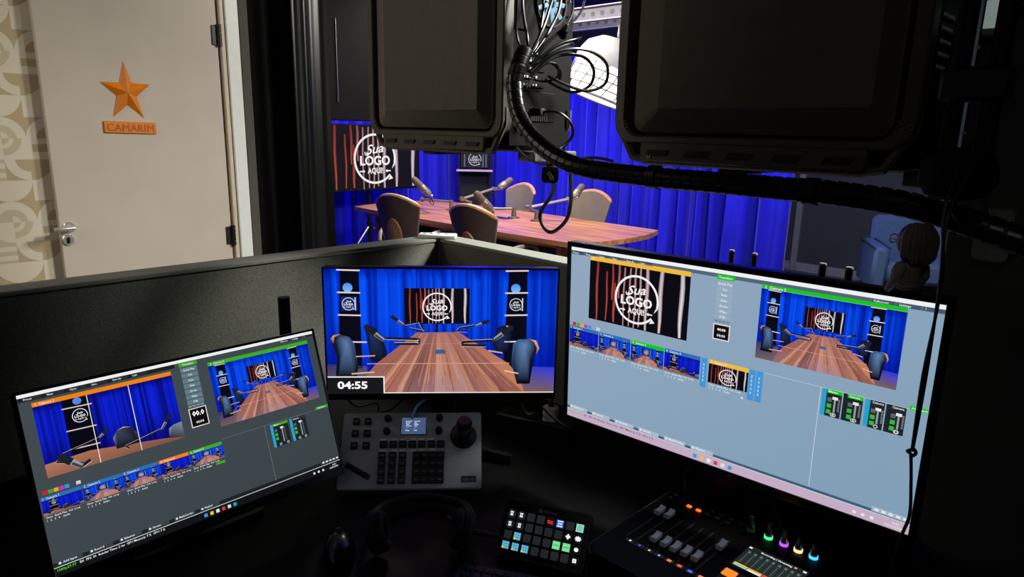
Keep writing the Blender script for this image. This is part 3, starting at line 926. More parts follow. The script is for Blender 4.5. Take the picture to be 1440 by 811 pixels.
# ================================================================== STUDIO
def curtain(name, label, p0, p1, z0, z1, m, amp=0.05, wl_=0.22, seed=1, nz=10, flare=0.3, group=None):
    rnd = random.Random(seed)
    p0, p1 = Vector((*p0, 0)), Vector((*p1, 0))
    d = p1 - p0
    Ln = d.length
    d.normalize()
    nrm = Vector((-d.y, d.x, 0))
    n = max(8, int(Ln / wl_ * 10))
    ph = [rnd.uniform(0, 6.28) for _ in range(4)]
    th = 0.004
    front, back = [], []
    for j in range(nz + 1):
        t = j / nz
        z = z1 + (z0 - z1) * t
        rf, rb = [], []
        for i in range(n + 1):
            s_ = i / n * Ln
            k = 2 * PI / wl_
            a = amp * (0.75 + flare * t)
            y = a * (math.sin(k * s_ + 1.3 * math.sin(s_ * 2.1 + ph[0])) * 0.7 + 0.45 * math.sin(1.7 * k * s_ + ph[1] + 0.6 * t * math.sin(s_ * 3 + ph[2])) + 0.35 * t * math.sin(0.6 * k * s_ + ph[3]))
            p = p0 + d * s_ + nrm * y
            rf.append((p.x, p.y, z))
            q_ = p + nrm * th
            rb.append((q_.x, q_.y, z))
        front.append(rf)
        back.append(rb)
    g = G()
    m1 = n + 1
    vs = [p for r in front for p in r] + [p for r in back for p in r]
    off = m1 * (nz + 1)
    fs = []
    for j in range(nz):
        for i in range(n):
            a = j * m1 + i
            fs.append((a, a + 1, a + m1 + 1, a + m1))
            fs.append((off + a, off + a + m1, off + a + m1 + 1, off + a + 1))
    for i in range(n):
        fs.append((i, i + off, i + 1 + off, i + 1))
        a = nz * m1 + i
        fs.append((a, a + 1, a + 1 + off, a + off))
    for j in range(nz):
        a = j * m1
        fs.append((a, a + m1, a + m1 + off, a + off))
        a = j * m1 + n
        fs.append((a, a + off, a + m1 + off, a + m1))
    g.add(vs, fs)
    return tag(g.build(name, m, smooth=60), label, 'curtain', group)
blue_cloth = mat('blue_drape', (15, 11, 204), 0.75, noise=0.15, scale=3, sheen=0.2)
curtain('stage_curtain', 'bright blue pleated curtain hanging behind the television', (-7.2, 2.2), (-7.2, 6.5), 0.03, 2.42, blue_cloth, 0.095, 0.21, 11)
curtain('stage_curtain', 'long blue pleated curtain behind the two far conference chairs', (-7.15, 6.5), (-3.52, 6.5), 0.03, 2.42, blue_cloth, 0.095, 0.20, 21)
curtain('stage_curtain', 'loose end of blue curtain at right with dark folds', (-3.5, 6.48), (-2.66, 6.50), 0.03, 2.42, blue_cloth, 0.12, 0.30, 33, 14, 0.6)
blk_cloth = mat('black_drape', (4, 4, 4), 0.8, noise=0.2, scale=5, spec=0.1)
sheen_cloth = mat('black_satin', (15, 18, 17), 0.34, noise=0.2, scale=5, spec=0.4)
curtain('black_curtain', 'matt black curtain gathered against the dark wall end', (-3.86, 1.77), (-3.86, 2.10), 0.03, 2.95, blk_cloth, 0.035, 0.16, 3)
curtain('black_curtain', 'satin black curtain edge hanging beside the television', (-3.74, 2.00), (-3.72, 2.20), 0.03, 2.95, sheen_cloth, 0.022, 0.13, 8)

# --- conference table
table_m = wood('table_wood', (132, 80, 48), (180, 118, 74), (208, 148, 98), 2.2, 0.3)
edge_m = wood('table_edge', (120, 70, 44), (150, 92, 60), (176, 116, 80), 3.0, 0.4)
tbl = thing('conference_table', 'long reddish-brown wooden conference table in the blue studio', 'table', (-4.58, 4.37, 0))
def tpoly(y0, y1, x0, x1, nx=10):
    def hw(x):
        return 0.605 - 0.055 * (x / 1.55) ** 2
    def ends(sgn, y):
        return sgn * (1.56 - 0.13 * (abs(y) / 0.6) ** 2.2)
    pts = []
    return hw, ends
hw, ends = tpoly(0, 0, 0, 0)
def top_outline(xa, xb):
    up, dn = [], []
    n = 8
    if xa is None:
        for k in range(9):
            y = -hw(-1.43) + 2 * hw(-1.43) * k / 8
            up.append((ends(-1, y), y))
        xs_ = [-1.43 + (xb + 1.43) * k / n for k in range(1, n + 1)]
        return [(x, y) for x, y in reversed(up)] + [(x, -hw(x)) for x in xs_] + [(x, hw(x)) for x in reversed(xs_)]
    if xb is None:
        right = []
        for k in range(9):
            y = -hw(1.43) + 2 * hw(1.43) * k / 8
            right.append((ends(1, y), y))
        xs_ = [xa + (1.43 - xa) * k / n for k in range(0, n)]
        return [(x, -hw(x)) for x in xs_] + right + [(x, hw(x)) for x in reversed(xs_)]
    xs_ = [xa + (xb - xa) * k / n for k in range(n + 1)]
    return [(x, -hw(x)) for x in xs_] + [(x, hw(x)) for x in reversed(xs_)]
for a, b in ((None, -0.532), (-0.528, 0.528), (0.532, None)):
    G().prism(top_outline(a, b), 0.712, 0.75).build('table_top_panel', table_m, tbl)
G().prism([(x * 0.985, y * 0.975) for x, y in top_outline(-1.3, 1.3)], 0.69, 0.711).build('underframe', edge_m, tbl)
cbx = G().box((0.07, 0.03, 0.7515), (0.26, 0.12, 0.005), 0.002).build('cable_box', dark_metal, tbl)
for k in range(3):
    G().box((-0.01 + 0.08 * k, 0.03, 0.7545), (0.05, 0.05, 0.003), 0.001).build('socket', black, cbx)
for x in (-1.22, 1.22):
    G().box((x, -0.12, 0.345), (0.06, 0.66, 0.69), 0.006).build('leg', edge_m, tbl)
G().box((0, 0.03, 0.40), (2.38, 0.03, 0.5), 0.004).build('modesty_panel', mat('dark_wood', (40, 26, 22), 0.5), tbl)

# --- conference chairs
leather = mat('chair_leather', (122, 112, 98), 0.38, noise=0.06, scale=12)
shell_m = mat('chair_shell', (74, 58, 53), 0.42, noise=0.12, scale=12)
pad_m = mat('chair_pad', (150, 108, 74), 0.55, noise=0.08)
trim_wood = wood('chair_trim', (170, 118, 76), (196, 142, 98), (214, 166, 122), 6, 0.35)
arm_m = mat('chair_arm', (176, 164, 150), 0.3, metal=0.3, noise=0.05)
def make_chair(label, loc, rz):
    t = thing('conference_chair', label, 'chair', loc, (0, 0, R(rz)), 'chairs around the conference table')
    def bp(u, v, side):
        # side: 0 front surface (towards sitter, +y), 1 back shell
        hwid = 0.185 + 0.058 * v ** 1.3 - 0.02 * (1 - v)
        z = 0.47 + 0.42 * v + (0.085 * v ** 2) * (1 - u * u)
        y = -0.24 - 0.10 * v + 0.075 * u * u * (0.4 + 0.6 * v)
        th = 0.05 * (1 - 0.55 * v) * (1 - 0.6 * u ** 4)
        if side:
            y -= th + 0.012
        else:
            y += 0.012 * (1 - u ** 4)
        return (hwid * u, y, z)
    def surf(side, nu=16, nv=10):
        g = G()
        F_ = [[bp(-1 + 2 * i / nu, j / nv, side) for i in range(nu + 1)] for j in range(nv + 1)]
        B_ = [[(p[0], p[1] + (-0.006 if side else -0.02 * 0.6), p[2]) if not side else (p[0], p[1] + 0.012, p[2]) for p in r] for r in F_]
        m1 = nu + 1
        off = m1 * (nv + 1)
        vs = [p for r in F_ for p in r] + [p for r in B_ for p in r]
        fs = []
        for j in range(nv):
            for i in range(nu):
                a = j * m1 + i
                fs += [(a, a + 1, a + m1 + 1, a + m1), (off + a, off + a + m1, off + a + m1 + 1, off + a + 1)]
        for i in range(nu):
            fs += [(i, i + off, i + 1 + off, i + 1), (nv * m1 + i, nv * m1 + i + 1, nv * m1 + i + 1 + off, nv * m1 + i + off)]
        for j in range(nv):
            a = j * m1
            fs += [(a, a + m1, a + m1 + off, a + off)]
            a += nu
            fs += [(a, a + off, a + m1 + off, a + m1)]
        g.add(vs, fs)
        return g
    surf(0).build('backrest', leather, t)
    sh = surf(1).build('back_shell', shell_m, t)
    gp = G()
    rings = []
    for k, f in enumerate((1.0, 0.97, 0.8, 0.45, 0.05)):
        rr = []
        for i in range(20):
            a = 2 * PI * i / 20
            u, v = 0.46 * f * math.cos(a), 0.30 + 0.36 * f * math.sin(a)
            p = bp(u, max(0, v), 1)
            rr.append((p[0], p[1] - (0.0 if k == 0 else 0.010 + 0.006 * (1 - f)), p[2]))
        rings.append(rr)
    gp.loft(rings).build('back_pad', pad_m, sh)
    top = []
    for i in range(21):
        u = -1 + 2 * i / 20
        a, b = bp(u, 1, 0), bp(u, 1, 1)
        top.append(((a[0] + b[0]) / 2, (a[1] + b[1]) / 2, (a[2] + b[2]) / 2 + 0.003))
    G().tube(top, [0.010] + [0.021] * 19 + [0.010], 8).build('top_trim', trim_wood, t)
    gs = G()
    pr = rrect(0.50, 0.48, 0.10, 5)
    gs.loft([[(x * s_, y * s_ + 0.0, z) for x, y in pr] for s_, z in ((0.88, 0.40), (0.98, 0.42), (1.0, 0.455), (0.96, 0.48), (0.80, 0.492))])
    gs.build('seat', leather, t)
    for s_ in (-1, 1):
        pth = smooth_path([(0.20 * s_, 0.10, 0.42), (0.285 * s_, 0.12, 0.46), (0.295 * s_, 0.17, 0.60), (0.29 * s_, 0.10, 0.655), (0.285 * s_, -0.06, 0.66), (0.27 * s_, -0.19, 0.63), (0.235 * s_, -0.25, 0.55)], 5)
        G().tube(pth, 0.018, 8).build('armrest', arm_m, t)
    G().cyl((0, 0, 0.40), (0, 0, 0.12), 0.028, 0.034, 14).build('gas_post', dark_metal, t)
    gb = G()
    for k in range(5):
        a = R(72 * k + 18)
        gb.tube([(0, 0, 0.115), (0.16 * math.cos(a), 0.16 * math.sin(a), 0.10), (0.29 * math.cos(a), 0.29 * math.sin(a), 0.075)], [0.03, 0.024, 0.016], 8)
    gb.build('star_base', dark_metal, t)
    for k in range(5):
        a = R(72 * k + 18)
        x, y = 0.29 * math.cos(a), 0.29 * math.sin(a)
        G().cyl((x - 0.018 * math.sin(a), y + 0.018 * math.cos(a), 0.03), (x + 0.018 * math.sin(a), y - 0.018 * math.cos(a), 0.03), 0.03, n=12).build('caster', black, t)
    return t
def dup_chair(src, label, loc, rz):
    c = copy_tree(src)
    c.location = loc
    c.rotation_euler = (0, 0, R(rz))
    c['label'] = label
    return c
ch = make_chair('near-side conference chair further left, brown shell back with tan oval pad', (-4.92, 3.77, 0), 14)
dup_chair(ch, 'near-side conference chair closest to the partition corner, seen from behind', (-3.91, 3.78, 0), 6)
dup_chair(ch, 'far-side conference chair at left, grey leather front, beside blue curtain', (-5.13, 5.0, 0), 172)
dup_chair(ch, 'far-side conference chair at right, nearest the table end', (-4.12, 5.0, 0), 186)

# --- microphones on low boom arms
mic_body = mat('mic_body', (128, 120, 112), 0.4, metal=0.4, noise=0.08)
mic_grille = mat('mic_grille', (92, 78, 66), 0.7, noise=0.3, scale=220, bump=0.4)
arm_grey = mat('boom_grey', (126, 118, 110), 0.38, metal=0.5, noise=0.06)
def mic(label, tip, end, joint, elbow, base):
    t = thing('desk_microphone', label, 'microphone', (base[0], base[1], 0.7507), group='boom microphones on the table')
    o = Vector((base[0], base[1], 0.75))
    tip, end, joint, elbow = Vector(tip) - o, Vector(end) - o, Vector(joint) - o, Vector(elbow) - o
    d = (end - tip)
    m = tip + d * 0.5
    dn = d.normalized()
    G().tube([tip, tip + dn * 0.012, tip + dn * 0.03, m], [0.018, 0.029, 0.033, 0.033], 16).build('grille', mic_grille, t)
    G().tube([m, m + dn * 0.004, end - dn * 0.02, end], [0.034, 0.036, 0.034, 0.026], 16).build('body', mic_body, t)
    side = Vector((0, 0, 1)).cross(dn).normalized()
    g = G()
    mid = m + dn * 0.05
    for s_ in (-1, 1):
        g.tube(smooth_path([mid + side * 0.037 * s_, mid + side * 0.046 * s_ + dn * 0.03, end + side * 0.02 * s_ + dn * 0.025, end + dn * 0.035], 4), 0.006, 8)
        g.cyl(mid + side * 0.034 * s_, mid + side * 0.05 * s_, 0.014, n=12)
    g.cyl(end + dn * 0.03 + Vector((0, 0, 0.02)), joint, 0.008, n=10)
    g.build('yoke', arm_grey, t)
    a2 = G()
    for s_ in (-1, 1):
        a2.tube([joint + side * 0.012 * s_, elbow + side * 0.012 * s_], 0.010, 8)
    a2.cyl(joint - side * 0.026, joint + side * 0.026, 0.017, n=14)
    a2.cyl(elbow - side * 0.028, elbow + side * 0.028, 0.022, n=14)
    a2.build('upper_arm', arm_grey, t)
    b = Vector((0, 0, 0.11))
    low = Vector((b.x, b.y, 0.085))
    G().tube([elbow, low + (elbow - low) * 0.5, low], 0.012, 8).build('lower_arm', arm_grey, t)
    G().lathe([(0.0, 0), (0.055, 0), (0.055, 0.010), (0.024, 0.016), (0.018, 0.10), (0.0, 0.10)], 18).build('clamp_base', arm_grey, t)
    G().tube(smooth_path([end + dn * 0.01, end + dn * 0.05 + Vector((0, 0, -0.05)), joint + Vector((0.01, 0, -0.045)), joint + (elbow - joint) * 0.2 - Vector((0, 0, 0.01))], 5), 0.0035, 6).build('cable', rubber, t)
mic('boom microphone on near side beside the television, tilted up left', (-5.235, 3.95, 1.085), (-5.135, 4.08, 0.925), (-5.17, 4.12, 0.875), (-5.46, 4.24, 0.845), (-5.22, 4.42))
mic('boom microphone right behind the nearer brown chair back', (-4.352, 3.95, 1.02), (-4.272, 4.07, 0.868), (-4.30, 4.10, 0.83), (-4.60, 4.30, 0.83), (-4.42, 4.50))
mic('boom microphone in front of far left chair, long arm slanting right', (-4.915, 4.97, 1.06), (-4.97, 4.84, 0.968), (-4.985, 4.78, 0.965), (-5.09, 4.45, 0.872), (-5.05, 4.52))
mic('boom microphone in front of far right chair near table end', (-3.983, 4.96, 1.065), (-3.997, 4.84, 0.955), (-4.005, 4.79, 0.945), (-4.19, 4.45, 0.872), (-4.15, 4.52))

# --- television on tripod stand
tv = thing('television', 'large flat television showing a white logo over dark curtain streaks', 'television', (-6.5, 4.40, 0), (0, 0, R(90)))
G().box((0, 0.03, 1.21), (1.235, 0.05, 0.715), 0.006).build('casing', black_gloss, tv)
G().box((0, 0.08, 1.18), (0.5, 0.06, 0.35), 0.01).build('rear_box', black, tv)
cv = Cv(1210, 690)
pic_card(cv, 1210, 690, 0, 0.95, 4)
cv.build('screen_picture', tv, 1.21, 0.69, screen_mat('tv_screen', 0.95), (0, 0.0045, 1.213))
G().cyl((0, 0.14, 0.25), (0, 0.14, 1.4), 0.022, n=12).build('stand_pole', dark_metal, tv)
G().cyl((0, 0.14, 0.42), (0, 0.14, 0.48), 0.035, n=14).build('stand_collar', dark_metal, tv)
G().box((0, 0.115, 1.2), (0.3, 0.03, 0.06), 0.004).build('mount_plate', dark_metal, tv)
for a in (200, 320, 80):
    x, y = 0.45 * math.cos(R(a)), 0.45 * math.sin(R(a))
    G().tube([(0, 0.14, 0.45), (x, 0.14 + y * 0.6, 0.02)], 0.014, 8).build('stand_leg', grey_metal, tv)

# --- corner shelf tower with small screen
shv = thing('corner_shelf', 'black corner shelf tower with pale edged boards in front of curtain', 'shelf', (-6.72, 6.09, 0), (0, 0, R(47)))
shelf_edge = mat('shelf_edge', (226, 200, 196), 0.5, noise=0.04)
shelf_dark = mat('shelf_black', (10, 10, 14), 0.6)
G().box((0, 0.16, 1.0), (0.40, 0.02, 2.0), 0.003).build('back_panel', shelf_dark, shv)
for x in (-0.205, 0.205):
    G().box((x, 0.0, 1.0), (0.018, 0.018, 2.0), 0.003).build('upright', shelf_dark, shv)
for z in (0.45, 1.02, 1.55):
    b = G().box((0, 0.02, z), (0.44, 0.26, 0.02), 0.002).build('shelf_board', shelf_dark, shv)
    G().box((0, -0.115, z), (0.47, 0.012, 0.026), 0.002).build('front_edge', shelf_edge, b)
G().box((0, 0.09, 0.02), (0.46, 0.20, 0.04), 0.004).build('base', shelf_dark, shv)
sm = thing('small_screen', 'small screen with the round logo on the corner shelf', 'screen', (-6.72 + 0.0, 6.09, 1.032), (0, 0, R(47)))
G().box((0, 0.03, 0.13), (0.38, 0.02, 0.24), 0.004).build('casing', black_gloss, sm)
G().box((0, 0.03, 0.006), (0.16, 0.08, 0.01), 0.003).build('foot', black, sm)
cv = Cv(360, 220)
cv.rect(0, 0, 360, 220, (40, 40, 58), 0)
for x in (40, 280, 320):
    cv.rect(x, 8, x + 14, 212, (120, 120, 140), 1)
pic_logo(cv, 180, 112, 84, 2, (235, 235, 245), 2)
cv.build('screen_picture', sm, 0.36, 0.22, screen_mat('small_screen', 0.8), (0, 0.0195, 0.13))

# --- lantern softbox hanging in the studio
lamp_white = mat('softbox_white', (240, 240, 236), 0.6, emit=(255, 255, 250), strength=1.5)
sb = thing('softbox_lantern', 'hanging lantern softbox with glowing white skirt and grey dome', 'studio light', (-3.98, 5.08, 1.84))
sbR = Matrix.Rotation(R(20), 4, Vector((-0.701, 0.713, 0)))
sb.rotation_euler = sbR.to_euler()
sbI = sbR.inverted()
sbT = Vector((0, 0, 0.54))
prof = [(0.30, 0), (0.31, 0.04), (0.30, 0.26), (0.29, 0.28)]
rings = [[(r * math.cos(2 * PI * k / 24), r * math.sin(2 * PI * k / 24), z) for k in range(24)] for r, z in prof]
G().loft(rings).build('diffuser', lamp_white, sb)
G().lathe([(0.315, 0.27), (0.31, 0.34), (0.26, 0.45), (0.16, 0.52), (0.03, 0.545)], 24).build('dome', mat('softbox_grey', (150, 150, 150), 0.6, noise=0.15, scale=6, trans=0.0), sb)
gg = G()
for k in range(16):
    a = 2 * PI * k / 16
    gg.tube([(0.312 * math.cos(a), 0.312 * math.sin(a), 0.0), (0.318 * math.cos(a + 0.18), 0.318 * math.sin(a + 0.18), 0.14), (0.308 * math.cos(a + 0.32), 0.308 * math.sin(a + 0.32), 0.28)], 0.005, 5)
for z, r in ((0.07, 0.316), (0.14, 0.316), (0.21, 0.313)):
    gg.tube([(r * math.cos(2 * PI * k / 32), r * math.sin(2 * PI * k / 32), z) for k in range(33)], 0.005, 5)
gg.build('grid_strap', mat('grid_grey', (70, 74, 72), 0.7), sb)
G().tube([(0.31 * math.cos(2 * PI * k / 32), 0.31 * math.sin(2 * PI * k / 32), 0.0) for k in range(33)], 0.012, 8).build('bottom_hem', mat('hem_grey', (120, 120, 120), 0.7), sb)
G().tube([sbT, sbT + sbI @ Vector((0.01, 0, 0.05)), sbT + sbI @ Vector((-0.01, 0.01, 0.09)), sbT + sbI @ Vector((0, 0, 0.14))], [0.02, 0.03, 0.014, 0.014], 10).build('hanger', grey_metal, sb)
# ceiling beams
beam_m = mat('beam_metal', (150, 146, 160), 0.5, metal=0.4, noise=0.15)
def beam(label, y, z, x0, x1, hole=True):
    t = thing('lighting_rail', label, 'rail', ((x0 + x1) / 2, y, z))
    Ln = x1 - x0
    G().box((0, 0, 0.06), (Ln, 0.05, 0.012), 0.002).box((0, 0, -0.06), (Ln, 0.05, 0.012), 0.002).build('flange', beam_m, t)
    G().box((0, 0.012, 0), (Ln, 0.006, 0.12)).build('web', mat('beam_web', (92, 90, 104), 0.55, metal=0.3), t)
    g = G()
    k = -Ln / 2 + 0.1
    while k < Ln / 2 - 0.05:
        g.cyl((k, 0.006, 0), (k, 0.016, 0), 0.022, n=10)
        k += 0.11
    o = g.build('hole', black, t)
    o['kind'] = 'stuff'
    for x in (-Ln / 2 + 0.2, Ln / 2 - 0.2):
        G().cyl((x, 0, 0.066), (x, 0, 3.0 - z), 0.008, n=8).build('drop_rod', beam_m, t)
beam('perforated metal lighting rail nearest the hanging lantern, lower', 5.22, 2.60, -5.6, -2.6)
beam('perforated metal lighting rail further back, close to ceiling', 5.75, 2.62, -6.4, -2.8)

# --- dark hanging panel at left behind the curtain, and a round emblem
hp = thing('hanging_monitor', 'black flat monitor hanging high beside the satin curtain', 'monitor', (-5.5, 3.62, 1.565), (0, 0, R(90)))
G().box((-0.04, 0.03, 0.56), (0.74, 0.05, 1.06), 0.008).build('casing', mat('matt_black', (6, 6, 7), 0.7, spec=0.1), hp)
G().box((-0.275, 0.0, 0.54), (0.006, 0.01, 0.70), 0.001).build('edge_strip', grey_metal, hp)
G().cyl((0, 0.03, 1.0), (0, 0.03, 1.435), 0.02, n=10).build('drop_pole', dark_metal, hp)
em = thing('round_emblem', 'grey round openwork emblem at the top edge by the curtain', 'emblem', (-5.6, 3.30, 2.62), (0, 0, R(90)))
g = G()
M_ = UPX
def ringprism(g, ro, ri, z0, z1, n=32, M=None):
    o = [[(r * math.cos(2 * PI * k / n), r * math.sin(2 * PI * k / n), z) for k in range(n)] for r, z in ((ro, z0), (ro, z1), (ri, z1), (ri, z0), (ro, z0))]
    g.loft(o, cap=False, M=M)
ringprism(g, 0.14, 0.12, 0, 0.015, M=M_)
ringprism(g, 0.105, 0.08, 0, 0.015, M=M_)
for k in range(3):
    g.box((0, -0.0075, -0.07 + 0.07 * k), (0.19, 0.012, 0.02))
g.box((0, -0.0075, 0), (0.02, 0.012, 0.25))
g.build('openwork', mat('emblem_grey', (150, 150, 150), 0.6), em)
G().cyl((0, -0.007, 0.13), (0, -0.007, 0.39), 0.005, n=8).build('hanger', grey_metal, em)

# --- armchair in the far room
blue_fab = mat('armchair_blue', (72, 98, 136), 0.85, noise=0.12, scale=60, bump=0.2)
ac = thing('armchair', 'blue upholstered armchair with orange wooden legs by the far wall', 'armchair', (-1.72, 7.25, 0), (0, 0, R(28)))
G().box((-0.39, 0, 0.36), (0.13, 0.70, 0.42), 0.03).build('armrest', blue_fab, ac)
G().box((0.39, 0, 0.36), (0.13, 0.70, 0.42), 0.03).build('armrest', blue_fab, ac)
G().box((0, -0.02, 0.34), (0.66, 0.66, 0.20), 0.04).build('seat_cushion', blue_fab, ac)
G().box((0, 0.33, 0.52), (0.72, 0.14, 0.66), 0.05, Matrix.Translation((0, 0, 0)) @ Matrix.Rotation(R(-8), 4, 'X')).build('backrest', blue_fab, ac)
gp = G()
for x in (-0.455, -0.325):
    gp.tube([(x, -0.35, 0.565), (x, 0.34, 0.565)], 0.009, 6)
gp.build('piping', mat('piping_blue', (40, 58, 84), 0.8), ac)
for x in (-0.38, 0.38):
    for y in (-0.29, 0.29):
        G().cyl((x * 0.95, y * 0.95, 0.16), (x * 1.05, y * 1.05, 0.0), 0.026, 0.016, 12).build('leg', mat('orange_leg', (196, 84, 36), 0.45, noise=0.1), ac)

# ================================================================== CONTROL BOOTH
fabric = mat('partition_fabric', (92, 94, 86), 0.92, noise=0.30, scale=260, bump=0.5)
trim_fab = mat('partition_trim', (112, 114, 106), 0.8, noise=0.20, scale=300, bump=0.3)
PZ = 1.18
pa = thing('desk_partition', 'grey fabric partition panel running left below the door', 'partition', (-1.842, 0.825, 0))
G().box((0, -0.0, PZ / 2 - 0.006), (0.074, 1.446, PZ - 0.012), 0.004).build('panel', fabric, pa)
G().box((0, 0.0, PZ - 0.006), (0.084, 1.448, 0.012), 0.003).build('cap_rail', trim_fab, pa)
pb = thing('desk_partition', 'grey partition panel meeting the corner and running behind the right monitor', 'partition', (-1.1, 1.512, 0))
panel_smooth = mat('partition_laminate', (104, 102, 92), 0.75, noise=0.06, scale=30)
G().box((0.02, 0, PZ / 2 - 0.006), (1.45, 0.074, PZ - 0.012), 0.004).build('panel', panel_smooth, pb)
G().box((0.02, 0.0, PZ - 0.006), (1.45, 0.084, 0.012), 0.003).build('cap_rail', mat('partition_trim_pale', (134, 138, 128), 0.8, noise=0.15, scale=300, bump=0.3), pb)
G().box((-0.742, 0.0, PZ / 2), (0.084, 0.084, PZ), 0.004).build('corner_post', trim_fab, pb)
rm = thing('remote_control', 'white flat remote lying on the partition corner', 'remote control', (-1.815, 1.475, PZ + 0.001), (0, 0, R(42)))
G().box((0, 0, 0.007), (0.13, 0.05, 0.013), 0.003).build('body', white_plastic, rm)
for k in range(4):
    G().box((-0.045 + 0.025 * k, 0, 0.0142), (0.012, 0.012, 0.002), 0.0008).build('button', mat('grey_button', (120, 120, 120), 0.5), rm)

desk_m = mat('desk_black', (7, 7, 8), 0.55, noise=0.2, scale=40, spec=0.15)
dk = thing('corner_desk', 'black corner desk below the three monitors', 'desk', (-1.0, 0.7, 0))
def dpts(p):
    return [(x + 1.0, y - 0.7) for x, y in p]
G().prism(dpts([(-1.79, -1.0), (-1.79, 1.465), (1.3, 1.465), (1.3, 0.66), (-0.35, 0.66), (-0.88, 0.15), (-0.95, -1.0)]), 0.722, 0.75).build('desk_top', desk_m, dk)
for x, y in ((-1.70, -0.9), (-1.70, 1.38), (1.2, 1.38), (-1.02, -0.9), (1.2, 0.75)):
    G().box((x + 1.0, y - 0.7, 0.361), (0.05, 0.05, 0.722), 0.004).build('leg', dark_metal, dk)

# --- monitors
casing_m = mat('monitor_casing', (11, 11, 12), 0.35, noise=0.1)
def monitor(name, label, cx, cy, cz, yaw, tilt, w, bz, bb, cvs, strength, brand, stand):
    t = thing(name, label, 'monitor', (cx, cy, 0.75), (0, 0, R(yaw)))
    h = w * 9 / 16
    zc = cz - 0.75
    rot = (R(tilt), 0, 0)
    W_, H_ = w + 2 * bz, h + bz + bb
    zo = (bz - bb) / 2
    g = G()
    o0, o1 = rrect(W_, H_, 0.006, 3), rrect(W_ - 0.004, H_ - 0.004, 0.006, 3)
    back = rrect(W_ * 0.62, H_ * 0.6, 0.03, 3)
    M0 = Matrix.Translation((0, 0, zo))
    def rr(p, y):
        return [(x, y, z + zo) for x, z in p]
    g.loft([rr(o1, 0.001), rr(o0, 0.003), rr(o0, 0.022), rr(o1, 0.026), rr(back, 0.05)])
    g.build('casing', casing_m, t, (0, 0, zc), rot)
    cvs.build('screen_picture', t, w, h, screen_mat(name + '_screen_' + brand, strength), (0, 0, zc), rot)
    b = G()
    e = 0.0022
    for sx in (-1, 1):
        b.box((sx * (w / 2 + bz / 2), -e / 2, zo), (bz - 0.0004, e, H_), 0.0006)
    b.box((0, -e / 2, h / 2 + bz / 2), (w, e, bz - 0.0004), 0.0006)
    b.box((0, -e / 2, -h / 2 - bb / 2), (w, e, bb - 0.0004), 0.0006)
    b.build('bezel', black_gloss if brand != 'none' else casing_m, t, (0, 0, zc), rot)
    if brand in ('DELL', 'SAMSUNG'):
        L_ = letters('maker_lettering', brand, t, mat('logo_grey', (60, 60, 62), 0.4), 0.0075, (0, 0, 0), (0, 0, 0), 0.0004, 0.038)
        L_.parent = t
        M2 = Matrix.Translation((0, 0, zc)) @ Matrix.Rotation(R(tilt), 4, 'X') @ Matrix.Translation((0, -e - 0.0001, -h / 2 - bb * 0.68))
        L_.location = M2.to_translation()
        L_.rotation_euler = rot
    stand(t, zc)
    return t
def stand_plate(t, zc):
    G().box((0, 0.105, zc * 0.5), (0.07, 0.03, zc), 0.006).build('stand_neck', casing_m, t)
    G().box((0, 0.075, zc - 0.03), (0.12, 0.06, 0.12), 0.006).build('stand_hinge', casing_m, t)
    G().prism(rrect(0.24, 0.15, 0.02), 0.0, 0.012).build('stand_base', casing_m, t, (0, 0.165, 0))
def stand_vee(t, zc):
    G().box((0, 0.07, zc * 0.5), (0.06, 0.03, zc), 0.006).build('stand_neck', casing_m, t)
    G().box((0, 0.058, zc - 0.03), (0.10, 0.04, 0.10), 0.006).build('stand_hinge', casing_m, t)
    for s_ in (-1, 1):
        G().tube([(0, 0.09, 0.022), (s_ * 0.17, 0.02, 0.012)], [0.018, 0.011], 8).build('stand_foot', casing_m, t)
    G().tube([(0, 0.06, 0.02), (0, 0.2, 0.014)], [0.018, 0.012], 8).build('stand_foot', casing_m, t)
def stand_low(t, zc):
    G().box((0.0, 0.13, zc * 0.45), (0.07, 0.03, zc * 0.9), 0.005).build('stand_neck', casing_m, t)
    G().box((0, 0.09, zc - 0.03), (0.10, 0.10, 0.08), 0.006).build('stand_hinge', casing_m, t)
    G().prism(rrect(0.26, 0.18, 0.02), 0.0, 0.012).build('stand_base', casing_m, t, (0, 0.12, 0))

cvL = Cv(1920, 1080)
ui_switcher(cvL, 'L')
monitor('monitor', 'tilted left monitor with orange preview bar and dark grey mixing program', -1.2300, 0.4353, 0.9794, 91.7, -18.65, 0.527, 0.005, 0.017, cvL, 1.0, 'DELL', stand_low)
cvM = Cv(1920, 1080)
pic_conf(cvM, 2)
cvM.rect(0, 927, 474, 1080, (245, 240, 242), 16)
cvM.rect(0, 937, 464, 1080, (24, 24, 28), 17)
cvM.text('04:55', 80, 1036, 66, (255, 255, 255), 18, 'l', 0.03, 0, 250, 3)
cvM.rect(0, 1072, 1920, 1080, (250, 236, 220), 15)
monitor('monitor', 'middle monitor showing the studio table with timer 04:55', -1.1663, 0.9603, 1.0915, 48.6, 0.2, 0.527, 0.004, 0.016, cvM, 1.0, 'none', stand_vee)
cvR = Cv(1920, 1080)
ui_switcher(cvR, 'R')
monitor('monitor', 'largest monitor at right with pale grey mixing program', -0.5787, 1.1509, 1.1108, 3.53, 1.5, 0.698, 0.0105, 0.018, cvR, 1.0, 'SAMSUNG', stand_plate)

